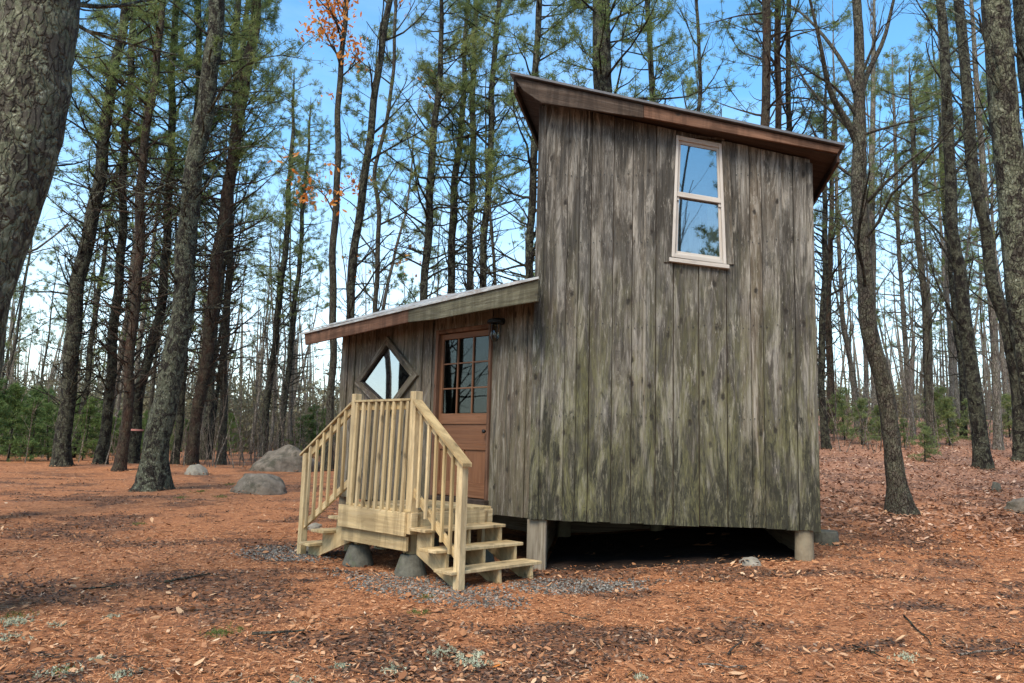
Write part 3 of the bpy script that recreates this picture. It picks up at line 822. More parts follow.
da, db, dz0, dz1 = u0 + .055, u1 - .06, z0 + .01, z1 - .065
SL = .055
gl0, gl1 = 1.97, dz1 - .12
dbox(dr, da, da + SL, dz0, dz1, -.075, -.03); dbox(dr, db - SL, db, dz0, dz1, -.075, -.03)
dbox(dr, da + SL, db - SL, dz1 - .08, dz1, -.075, -.032, False)
dbox(dr, da + SL, db - SL, gl0 - .15, gl0, -.075, -.032, False)
dbox(dr, da + SL, db - SL, dz0, dz0 + .20, -.075, -.032, False)
dbox(dr, da + SL, db - SL, 1.46, 1.54, -.075, -.032, False)
um = (da + db) / 2
dbox(dr, um - .04, um + .04, dz0 + .20, 1.46, -.075, -.033)
door = dr.build('door', M['door'], cabin, bevel=.004)
pn = MB(); dbox(pn, da + SL, db - SL, 1.54, gl0 - .15, -.065, -.050, False); pn.build('panel', M['door'], door, bevel=.003)
pn = MB(); dbox(pn, da + SL, um - .04, dz0 + .2, 1.46, -.065, -.050); pn.build('panel', M['door'], door, bevel=.003)
pn = MB(); dbox(pn, um + .04, db - SL, dz0 + .2, 1.46, -.065, -.050); pn.build('panel', M['door'], door, bevel=.003)
mu = MB()
ga, gb = da + SL, db - SL
for k in (1, 2):
    uu = ga + (gb - ga) * k / 3; dbox(mu, uu - .012, uu + .009, gl0, dz1 - .08, -.068, -.034)
for k in (1, 2):
    zz = gl0 + (dz1 - .08 - gl0) * k / 3
    for j in range(3):
        a2 = ga + (gb - ga) * j / 3 + .0095; b2 = ga + (gb - ga) * (j + 1) / 3 - .0095
        dbox(mu, a2, b2, zz - .009, zz + .009, -.068, -.036, False)
mu.build('glazing_bars', M['door'], door)
for i in range(3):
    for j in range(3):
        a2 = ga + (gb - ga) * i / 3 + .0092; b2 = ga + (gb - ga) * (i + 1) / 3 - .0092
        c2 = gl0 + (dz1 - .08 - gl0) * j / 3 + .0092; d2 = gl0 + (dz1 - .08 - gl0) * (j + 1) / 3 - .0092
        gp = MB(); dbox(gp, a2, b2, c2, d2, -.056, -.052); gp.build('pane', M['glass_door'], door)
kb = MB()
kc = PA(da + .05, -.03, 1.72)
kb.tube([kc, kc + VN * .03, kc + VN * .035, kc + VN * .06, kc + VN * .07], [.01, .01, .026, .028, .012], 12)
kb.build('door_knob', M['black_metal'], door, smooth=True)

# ---- jar lantern by the door
lc = PA(.66, .16, 0)
lm = MB()
ztop_l = 3.23
lm.tube([lc + VZ * ztop_l, lc + VZ * (ztop_l - .02), lc + VZ * (ztop_l - .06), lc + VZ * (ztop_l - .07)], [.045, .10, .11, .07], 16)
lm.tube([PA(.66, .0, ztop_l - .02), PA(.66, .08, ztop_l + .01), lc + VZ * ztop_l], [.012, .012, .012], 8)
lm.tube([PA(.66, .015, ztop_l - .02), PA(.66, .035, ztop_l - .02)], [.05, .05], 14)
for k in range(6):
    t = k * pi / 3; o2 = np.array([cos(t) * .075, sin(t) * .075, 0])
    lm.tube([lc + o2 + VZ * (ztop_l - .07), lc + o2 + VZ * (ztop_l - .29)], [.005, .005], 5)
wall_lamp = lm.build('wall_lamp', M['black_metal'], cabin, smooth=False)
lg = MB(); lg.tube([lc + VZ * (ztop_l - .07), lc + VZ * (ztop_l - .26), lc + VZ * (ztop_l - .31)], [.062, .062, .035], 14)
lg.build('lamp_glass', M['lamp_glass'], wall_lamp, smooth=True)

# ------------------------------------------------------------------ porch
b_ = .775; U2 = np.array([-cos(b_), sin(b_)]); N2 = np.array([-sin(b_), -cos(b_)])
RP = np.array([-.511, 8.614])
VU2 = np.array([U2[0], U2[1], 0]); VN2 = np.array([N2[0], N2[1], 0])
def PP(u, n, z): q = RP + U2 * u - N2 * n; return np.array([q[0], q[1], z])      # n runs from the front rail towards the wall
s1, WD, s2, ZD = .829, 1.237, 1.097, .775
porch = tag(empty('entrance_porch', (*PP(1.45, .8, 0)[:2], 0)), 'new yellow pine entrance landing with railings and steps down both sides', 'porch')
dk = MB()
nplank = 9
for k in range(nplank):
    n0 = -.04 + k * .145
    dk.slab(PP(s1 - .03, n0, ZD - .03), PP(s1 - .03, n0 + .139, ZD - .03), PP(s1 + WD + .03, n0 + .139, ZD - .03), PP(s1 + WD + .03, n0, ZD - .03), VZ * .03)
dk.build('deck', M['deck'], porch, bevel=.003)
def rim(p0, p1, zt, zb2, tv, label=None):
    m = MB(); m.slab(p0 + VZ * zt, p0 + VZ * zb2, p1 + VZ * zb2, p1 + VZ * zt, tv); return m.build('rim_board', M['deck'], porch, bevel=.003)
rim(PP(s1 + .03, -.035, 0), PP(s1 + WD + .14, -.035, 0), ZD - .032, .475, VN2 * .038)
rim(PP(s1 + .06, -.01, 0), PP(s1 + WD + .14, -.01, 0), .465, .30, -VN2 * .038)
rim(PP(s1 - .045, -.03, 0), PP(s1 - .045, 1.27, 0), ZD - .032, .55, VU2 * .038)
rim(PP(s1 + WD + .045, -.0, 0), PP(s1 + WD + .045, 1.27, 0), ZD - .032, .55, -VU2 * .038)
jt = MB()
for uu in (s1 + .45, s1 + .85):
    jt.slab(PP(uu, .05, ZD - .035), PP(uu + .04, .05, ZD - .035), PP(uu + .04, 1.25, ZD - .035), PP(uu, 1.25, ZD - .035), -VZ * .14)
jt.build('joists', M['deck'], porch)
# posts and newels
def post(name, u, n, z0, z1, w=.092, slant=0):
    m = MB(); m.slab(PP(u - w / 2, n - w / 2, z0), PP(u + w / 2, n - w / 2, z0), PP(u + w / 2, n - w / 2, z1), PP(u - w / 2, n - w / 2, z1 + slant), -VN2 * w)
    return m.build(name, M['deck'], porch, bevel=.004)
post('rail_post', s1 + .02, .02, .50, 2.14, .105); post('rail_post', s1 + WD, .02, .50, 2.14)
post('newel_post', 0, .02, 0.0, 1.36); post('newel_post', s1 + WD + s2, .02, -.02, 1.36)
# front railing
def railing(kind):
    rl = MB()
    if kind == 'front':
        rl.slab(PP(s1 + .06, -.045, 2.03), PP(s1 + .06, .07, 2.03), PP(s1 + WD - .04, .07, 2.03), PP(s1 + WD - .04, -.045, 2.03), VZ * .028)
        rl.slab(PP(s1 + .07, -.0, 1.93), PP(s1 + .07, -.0, 2.03), PP(s1 + WD - .05, -.0, 2.03), PP(s1 + WD - .05, -.0, 1.93), -VN2 * .035)
        o = rl.build('front_railing', M['deck'], porch, bevel=.003)
        nbl = 9
        for k in range(nbl):
            u = s1 + .115 + (WD - .225) * k / (nbl - 1) + random.uniform(-.01, .01)
            x = random.uniform(-.012, .012)
            bl = MB(); bl.slab(PP(u - .021, -.075, .70), PP(u + .021, -.075, .68), PP(u + .021 + x, -.04, 2.027), PP(u - .021 + x, -.04, 2.027), -VN2 * .036)
            # slanted foot
            bl.v[0][:2] += VZ * .04; bl.v[0][4:6] -= VZ * .0
            bl.build('baluster', M['deck'], o, bevel=.002)
    else:
        right = kind == 'right'
        ua, ub2 = (s1 - .03, 0) if right else (s1 + WD + .045, s1 + WD + s2)
        sg = -1 if right else 1
        zt0, zt1 = 2.0, 1.375
        ue = ub2 + sg * .10
        sl_ = (zt1 - zt0) / (ub2 - ua)
        hz = lambda u: zt0 + (u - ua) * sl_
        w0, w1 = (-.075, .065) if right else (-.045, .06)
        rl.slab(PP(ua, w0, hz(ua)), PP(ua, w1, hz(ua)), PP(ue, w1, hz(ue)), PP(ue, w0, hz(ue)), VZ * (.042 if right else .03))
        # lower rail
        lo = .78 if right else .72
        rl.slab(PP(ua, .0, hz(ua) - lo - .30), PP(ua, .0, hz(ua) - lo - .20), PP(ub2 - sg * .046, .0, hz(ub2) - lo - .20), PP(ub2 - sg * .046, .0, hz(ub2) - lo - .30), -VN2 * .038)
        rl.slab(PP(ua, .0, hz(ua) - .10), PP(ua, .0, hz(ua) - .0), PP(ub2 - sg * .046, .0, hz(ub2) - .0), PP(ub2 - sg * .046, .0, hz(ub2) - .10), -VN2 * .035)
        o = rl.build('stair_railing', M['deck'], porch, bevel=.003)
        nbl = 5 if right else 6
        for k in range(nbl):
            u = ua + (ub2 - ua) * (k + .75) / (nbl + .6)
            zb2 = hz(u) - lo - .33; x = random.uniform(-.01, .01)
            bl = MB(); bl.slab(PP(u - .017, -.037, zb2), PP(u + .017, -.037, zb2), PP(u + .017 + x, -.037, hz(u + .017) - .004), PP(u - .017 + x, -.037, hz(u - .017) - .004), -VN2 * .034)
            bl.build('baluster', M['deck'], o, bevel=.002)
for k in ('front', 'right', 'left'): railing(k)
# steps
ST = ZD / 4
def steps(right):
    ua, ub2, sg = (s1 - .05, 0.0, -1) if right else (s1 + WD + .05, s1 + WD + s2 - .12, 1)
    run = abs(ub2 - ua) / 3
    L = 1.22
    for k in range(3):       # k=0 lowest
        z = ST * (k + 1)
        uo = ua + sg * run * (3 - k)
        t = MB(); nf = -.11 if k < 2 else -.06
        ext = .05 * (2 - k)
        for (a, b2) in ((0, .138), (.142, .29)):
            t.slab(PP(uo + sg * .02 - sg * a, nf, z - .035), PP(uo + sg * .02 - sg * b2, nf, z - .035), PP(uo + sg * .02 - sg * b2, L + ext, z - .035), PP(uo + sg * .02 - sg * a, L + ext, z - .035), VZ * .035)
        t.build('tread', M['deck'], porch, bevel=.004)
    for (n, nm) in ((.06, 1), (.62, 0), (1.14, 0)):
        poly = [(ua, ZD - .05)]
        for k in (2, 1, 0):
            uo = ua + sg * run * (3 - k)
            z = ST * (k + 1) - .037
            poly += [(uo - sg * run, z), (uo - sg * .0, z)]
        poly += [(ub2 + sg * .02, 0.0), (ub2 - sg * .16, 0.0), (ua, ZD - .50)]
        st = MB(); st.prism([PP(u, n, z) for u, z in poly], -VN2 * .038, None, PP(ub2, 0, 0) - PP(ua, 0, ZD))
        st.build('stringer', M['deck'], porch)
steps(True); steps(False)
for (u, n) in ((s1 + .17, .16), (s1 + WD - .02, .16), (s1 + .17, 1.3), (s1 + WD - .02, 1.3)):
    pr = MB(); q = PP(u, n, 0)
    pr.tube([q - VZ * .05, q + VZ * .02, q + VZ * .23, q + VZ * .25], [.20, .195, .125, .115], 22)
    o = pr.build('concrete_pier', M['concrete'], porch)
    fp = MB(); fp.slab(PP(u - .045, n - .045, .25), PP(u + .045, n - .045, .25), PP(u + .045, n - .045, ZD - .04), PP(u - .045, n - .045, ZD - .04), -VN2 * .09)
    fp.build('short_post', M['deck'], o, bevel=.003)
kn = MB()
for sgn, uu in ((1, s1 + .18), (-1, s1 + WD - .05)):
    kn.bar(PP(uu, .10, .28), PP(uu + sgn * .30, .10, ZD - .10), VN2, .04, .08)
kn.build('knee_braces', M['deck'], porch)

# ------------------------------------------------------------------ rocks
def rock(name, label, px, py, wpx, hpx, mat, seed, depth_k=.8, flat=0, sink=.25, tilt=0):
    p = at_ground(px, py); sc = wpx / F * p[1] / 2; hh = hpx / F * p[1]
    r = np.random.default_rng(seed)
    import bmesh
    bm = bmesh.new(); bmesh.ops.create_icosphere(bm, subdivisions=4, radius=1)
    dirs = r.normal(size=(16, 3)); dirs[:, 2] = np.abs(dirs[:, 2]) * .8; dirs /= np.linalg.norm(dirs, axis=1, keepdims=True); lim = r.uniform(.72, 1.0, 16)
    for v in bm.verts:
        c = np.array(v.co)
        for d, l in zip(dirs, lim):
            k = c @ d
            if k > l: c = c - d * (k - l) * .85
        c = c * (1 + .05 * sin(c[0] * 5 + seed) * sin(c[1] * 6) + .03 * sin(c[2] * 13 + c[0] * 9) + r.normal() * .006)
        v.co = c
    top = max(v.co.z for v in bm.verts)
    for v in bm.verts:
        v.co.x *= sc; v.co.y *= sc * depth_k
        v.co.z = v.co.z / top * hh * 1.0 + tilt * v.co.x
    for v in bm.verts: v.co.z = v.co.z - sink * 0
    me = bpy.data.meshes.new(name); bm.to_mesh(me); bm.free()
    for q in me.polygons: q.use_smooth = True
    me.materials.append(mat)
    o = bpy.data.objects.new(name, me); COL.objects.link(o)
    yy = p[1] + sc * depth_k * .7
    o.location = (p[0] * (yy / p[1]), yy, float(ground(p[0], yy, False)) - .03)
    o.rotation_euler.z = r.uniform(-.2, .2)
    return tag(o, label, 'rock')
rock('boulder', 'large grey boulder with a sloping top behind the smaller boulders', 280, 471, 84, 26, M['stone'], 3, .7, tilt=.2)
rock('boulder', 'low rounded grey boulder at the left of the porch steps', 257, 494, 60, 20, M['stone'], 5, .7)
rock('rock', 'small pale flat rock at the foot of the thick left pines', 196, 475, 26, 11, M['pale_stone'], 8)
rock('rock', 'rounded pale stone lying at the dark edge beneath the cabin wall', 750, 566, 28, 10, M['pale_stone'], 12)
rock('rock', 'small white stone beside the left newel post of the porch', 308, 552, 12, 9, M['pale_stone'], 15)
rock('rock', 'small white stone lying on the left steps side behind the newel', 315, 531, 16, 6, M['pale_stone'], 16).location.z += .05
rock('rock', 'mossy grey rock cut by the right edge of the view', 1022, 513, 34, 15, M['stone'], 19)
rock('rock', 'dark pointed stone standing in the leaves at far right', 996, 492, 11, 11, M['concrete'], 23)
rock('rock', 'tiny blue grey stone lying in the open needles in front', 898, 578, 0 + 6, 4, M['concrete'], 29)
# round block at the right rear of the cabin
lb = MB(); p = at_ground(828, 545)
Dp = p[1]
cen = np.array([p[0], Dp + .1, float(ground(p[0], Dp, False))])
lb.tube([cen - VZ * .05, cen + VZ * .06, cen + VZ * .17, cen + VZ * .19], [.185, .185, .18, .165], 22)
tag(lb.build('concrete_block', M['concrete']), 'squat round dark concrete footing on the ground at the cabin right corner', 'footing')
# added boards round the back and sides, blocking light under the floor
for (nm, a0, a1) in (('light_blocking_board', PM(.1, -D_M + .02, -.05), PM(W_M - .05, -D_M + .02, -.05)), ('light_blocking_board', PM(W_M - .06, -.30, -.05), PM(W_M - .08, -D_M + .05, -.05)), ('light_blocking_board', PM(.06, -.7, -.05), PM(.06, -D_M + .05, -.05)), ('light_blocking_board', PA(AL - .05, -.6, -.05), PA(AL - .05, -DA, -.05)), ('light_blocking_board', PA(AL - .1, -DA + .05, -.05), PA(1.8, -DA + .05, -.05))):
    k_ = MB(); d_ = (a1 - a0) / np.linalg.norm(a1 - a0); n_ = np.array([-d_[1], d_[0], 0])
    k_.slab(a0, a0 + VZ * .69, a1 + VZ * .69, a1, n_ * .02); k_.build(nm, M['inside'], cabin)
# bare soil under the floor, its colour blackened to paint the shade there
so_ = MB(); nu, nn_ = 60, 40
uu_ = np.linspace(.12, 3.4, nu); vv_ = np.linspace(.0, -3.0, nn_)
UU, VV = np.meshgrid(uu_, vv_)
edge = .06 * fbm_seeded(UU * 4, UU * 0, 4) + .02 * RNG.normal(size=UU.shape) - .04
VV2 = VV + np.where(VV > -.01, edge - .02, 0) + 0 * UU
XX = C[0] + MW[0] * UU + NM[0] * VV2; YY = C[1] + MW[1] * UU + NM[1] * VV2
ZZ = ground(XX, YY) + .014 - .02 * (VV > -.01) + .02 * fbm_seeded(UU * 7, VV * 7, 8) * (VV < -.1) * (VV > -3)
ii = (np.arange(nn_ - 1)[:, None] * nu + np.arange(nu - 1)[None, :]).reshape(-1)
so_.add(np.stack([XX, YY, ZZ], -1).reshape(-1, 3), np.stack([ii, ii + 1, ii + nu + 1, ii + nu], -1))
tag(so_.build('shade_darkened_soil', simple_mat('soil_painted_shade', (.020, .013, .010), .95, 0, 9, .5, .8, .03, (.06, .036, .022), (.55, .7)), smooth=True), kind='structure')

# ------------------------------------------------------------------ trees
def rand_dir(az, el): return np.array([cos(az) * cos(el), sin(az) * cos(el), sin(el)])

def needles_at(mb, P, n_each, ln, wd, spread=.9, up=.35, seed=None):
    """bundles of narrow needle blades radiating from each point of P"""
    if not len(P): return
    P = np.asarray(P); k = len(P)
    B = np.repeat(P, n_each, 0) + RNG.normal(size=(k * n_each, 3)) * ln * .22
    d = RNG.normal(size=B.shape); d[:, 2] += up; d /= np.linalg.norm(d, axis=1, keepdims=True)
    s = np.cross(d, RNG.normal(size=B.shape)); s /= (np.linalg.norm(s, axis=1, keepdims=True) + 1e-9)
    L = ln * RNG.uniform(.6, 1.3, (len(B), 1)); w = wd * RNG.uniform(.7, 1.3, (len(B), 1))
    V = np.stack([B - s * w / 2, B + s * w / 2, B + d * L], 1)
    rn = np.clip(np.repeat(RNG.random(k), n_each) * .6 + RNG.random(len(B)) * .4, 0, 1)
    mb.tri(V, rn)

def branch_poly(p, d, L, n=5, bend=.0, jit=.12):
    pts = [np.array(p)]; d = np.array(d)
    for i in range(n):
        d = d + RNG.normal(size=3) * jit; d[2] += bend; d /= np.linalg.norm(d)
        pts.append(pts[-1] + d * L / n)
    return np.array(pts)

TR = {}
def make_tree(name, label, cat, path, rad, kind, bark, needles, detail=1.0, group=None, dead0=1.6, live0=7.0, seed=1, limbs=(), sub=True, orange=False, dens=1.0, ddens=1.0, rootz=None, base_origin=True, nleaf=22, blade=(.15, .015)):
    path = np.array(path, float); rad = np.array(rad, float)
    s = np.concatenate([[0], np.cumsum(np.linalg.norm(np.diff(path, axis=0), axis=1))])
    H = s[-1]
    step = .22 if detail >= 1 else .8
    t = np.concatenate([np.array([0, .06, .14, .25, .4]), np.arange(.6, H, step), [H]]) if detail >= 1 else np.arange(0, H + step, step)
    t = t[t <= H]
    # smooth path by cubic-like interpolation
    def interp(tt):
        q = np.stack([np.interp(tt, s, path[:, i]) for i in range(3)], -1)
        return q
    pts = interp(t)
    for _ in range(2):
        pts[1:-1] = (pts[:-2] + 2 * pts[1:-1] + pts[2:]) / 4
    pts[:, :2] += (.03 * np.sin(t * 1.1 + seed) + .015 * np.sin(t * 2.7 + seed * 3))[:, None] * np.minimum(t, 1)[:, None]
    rr = np.interp(t, s, rad)
    root = empty(name, (float(path[0][0]), float(path[0][1]), float(path[0][2])))
    tag(root, label, cat, group)
    tr = MB()
    tr.tube(pts, rr, 16 if detail >= 1 else 7, rough=.12 if detail >= 1 else .05, flare=.6 if detail >= 1 else .15, cap=True)
    tr.build('trunk', bark, root, smooth=True)
    def at_h(h):
        p = np.array([np.interp(h, t, pts[:, i]) for i in range(3)]); return p, np.interp(h, t, rr)
    TR[root.name] = float(rad[0]) * (1.3 if detail >= 1 else 1)
    br = MB(); leafP = []
    sides = 5 if detail >= 1 else 3
    if kind == 'pine':
        h = dead0
        while h < H - .3:
            live = h > live0
            f = (h / H)
            p, r = at_h(h)
            az = RNG.uniform(0, 2 * pi)
            if live:
                L = RNG.uniform(1.1, 2.6) * (1.25 - .8 * max(0, (h - live0) / max(1, H - live0)))
                el = RNG.uniform(.0, .55); bend = .06
            else:
                L = RNG.uniform(.5, 2.6) * (.7 + .5 * f); el = RNG.uniform(-.1, .9); bend = RNG.uniform(.02, .10)
            bp = branch_poly(p, rand_dir(az, el), L, 6 if detail >= 1 else 4, bend, .13)
            r0 = min(r * .45, .012 + L * .011)
            br.tube(bp, np.linspace(r0, .005, len(bp)), sides, cap=False)
            nsub = (RNG.integers(3, 6) if detail >= 1 else RNG.integers(2, 4)) if live or L > 1 else RNG.integers(0, 3)
            tips = [bp[-1]]
            for _ in range(nsub):
                k = RNG.integers(1, len(bp) - 1) if not live else RNG.integers(max(1, len(bp) // 2 - 1), len(bp))
                d = bp[k] - bp[k - 1]; d /= np.linalg.norm(d)
                d = d + RNG.normal(size=3) * .55; d /= np.linalg.norm(d)
                sp = branch_poly(bp[k], d, L * RNG.uniform(.25, .5), 3, .08, .15)
                br.tube(sp, np.linspace(r0 * .45, .004, len(sp)), 3, cap=False)
                tips += [sp[-1], sp[-2], sp[-3]]
            if live:
                for tp in tips + [bp[-2]]:
                    leafP.append(tp + RNG.normal(size=3) * .05)
                    if RNG.random() < .4: leafP.append(tp + RNG.normal(size=3) * .12)
            h += RNG.uniform(.08, .30) / (min(dens, 1.3) * .88 if live else dens * ddens) / (1.0 if detail >= 1 else .55)
    else:
        # bare broadleaf: limbs fork upwards
        def grow(p, d, L, r, lev):
            bp = branch_poly(p, d, L, 5 if lev < 2 else 3, .05, .12)
            r1 = max(.004, r * .45)
            br.tube(bp, np.linspace(r, r1, len(bp)), sides if lev < 2 else 3, cap=False)
            if lev >= (3 if detail >= 1 else 2) or L < .35:
                leafP.append(bp[-1]); return
            for _ in range(RNG.integers(2, 5)):
                k = RNG.integers(1, len(bp)); dd_ = bp[k] - bp[k - 1]; dd_ /= np.linalg.norm(dd_)
                dd_ = dd_ + RNG.normal(size=3) * .42; dd_[2] += .15; dd_ /= np.linalg.norm(dd_)
                grow(bp[k], dd_, L * RNG.uniform(.45, .7), max(.004, r * (1 - .5 * k / len(bp)) * .55), lev + 1)
        h = dead0
        while h < H - .2:
            p, r = at_h(h)
            L = RNG.uniform(1.2, 3.0) * (1.1 - .6 * h / H)
            grow(p, rand_dir(RNG.uniform(0, 2 * pi), RNG.uniform(.5, 1.15)), L, min(r * .5, .035), 1)
            h += RNG.uniform(.45, 1.2) / dens
    for lb_ in limbs:        # hand-placed limbs: list of (points, r0, r1)
        P, r0, r1 = lb_
        P = np.array(P); ss = np.linspace(0, 1, len(P)); tt = np.linspace(0, 1, 12)
        q = np.stack([np.interp(tt, ss, P[:, i]) for i in range(3)], -1)
        for _ in range(2): q[1:-1] = (q[:-2] + 2 * q[1:-1] + q[2:]) / 4
        br.tube(q, np.linspace(r0, r1, 12), 8, cap=False)
        if orange > .9: leafP += [q[-1] + RNG.normal(size=3) * .4 for _ in range(9)]
        for k in range(3, 12):
            if RNG.random() < .8:
                d = (q[k] - q[k - 1]); d /= np.linalg.norm(d); d = d + RNG.normal(size=3) * .6; d /= np.linalg.norm(d)
                sp = branch_poly(q[k], d, RNG.uniform(.3, 1.1), 4, .05, .14)
                br.tube(sp, np.linspace(r1 * .6, .004, len(sp)), 3, cap=False)
    br.build('branches', bark, root, smooth=True)
    if kind == 'pine' and len(leafP):
        lf = MB(); needles_at(lf, leafP, nleaf, blade[0], blade[1])
        lf.build('crown', needles, root)
    elif orange and len(leafP):
        lf = MB(); P = np.array(leafP)
        P = P[RNG.random(len(P)) < orange]
        leaves(lf, np.repeat(P, 9, 0) + RNG.normal(size=(len(P) * 9, 3)) * .22, .125, .5, random_tilt=True)
        lf.build('crown', M['orange_leaf'], root)
    return root

def leaves(mb, P, size, curl, random_tilt=False, zoff=0.0):
    """small folded leaves"""
    k = len(P)
    if not k: return
    sz = size * RNG.uniform(.5, 1.4, (k, 1))
    if random_tilt:
        n = RNG.normal(size=(k, 3))
    else:
        n = np.stack([RNG.normal(size=k) * .38, RNG.normal(size=k) * .38, np.ones(k)], -1)
    n /= np.linalg.norm(n, axis=1, keepdims=True)
    a = np.cross(n, RNG.normal(size=(k, 3))); a /= np.linalg.norm(a, axis=1, keepdims=True)
    b = np.cross(n, a)
    w = sz * RNG.uniform(.15, .42, (k, 1)); cu = sz * RNG.uniform(.0, .5, (k, 1)) * curl
    ctr = P + n * zoff
    tip = ctr + a * sz * .75 + n * cu; tail = ctr - a * sz * .75 + n * cu * RNG.uniform(0, 1, (k, 1))
    l1 = ctr + b * w + n * cu * .8 + a * sz * .25; l2 = ctr + b * w * .8 + n * cu * .6 - a * sz * .35
    r1 = ctr - b * w + n * cu * .8 + a * sz * .25; r2 = ctr - b * w * .8 + n * cu * .6 - a * sz * .35
    V = np.stack([tail, l2, l1, tip, r1, r2], 1)       # two quads share the midrib tail-tip
    idx = np.arange(k)[:, None] * 6
    f = np.concatenate([idx + np.array([[0, 1, 2, 3]]), idx + np.array([[0, 3, 4, 5]])])
    mb.add(V.reshape(-1, 3), f, None, np.repeat(RNG.random(k), 6))

def px_path(pts, D=None, H=18.0, base_px=None):
    """pixel outline (x, y, width) from base to top of frame -> a 3-D trunk at its true depth"""
    if D is None: D = at_ground(pts[0][0], pts[0][1])[1]
    P, R = [], []
    for (x, y, w) in pts:
        q = at_depth(x, y, D); P.append(q); R.append(w * ((.80 if w < 25 else .88) if w < 60 else .97) / 2 / F * D)
    P = np.array(P); gz = float(ground(P[0][0], D, False))
    P[0][2] = gz - .12
    # continue upward beyond the frame
    d = P[-1] - P[-2]; d = d / np.linalg.norm(d); d = d * .6 + np.array([0, 0, .4]); d /= np.linalg.norm(d)
    rem = gz + H - P[-1][2]
    if rem > .5:
        P = np.vstack([P, P[-1] + d * rem * .5, P[-1] + d * rem]); R += [R[-1] * .6, R[-1] * .12]
    # gentle depth wobble so the trunk is not in one plane
    else:
        P = np.vstack([P, P[-1] + d * 1.3]); R[-1] *= .7; R += [.01]
    return P, R, D

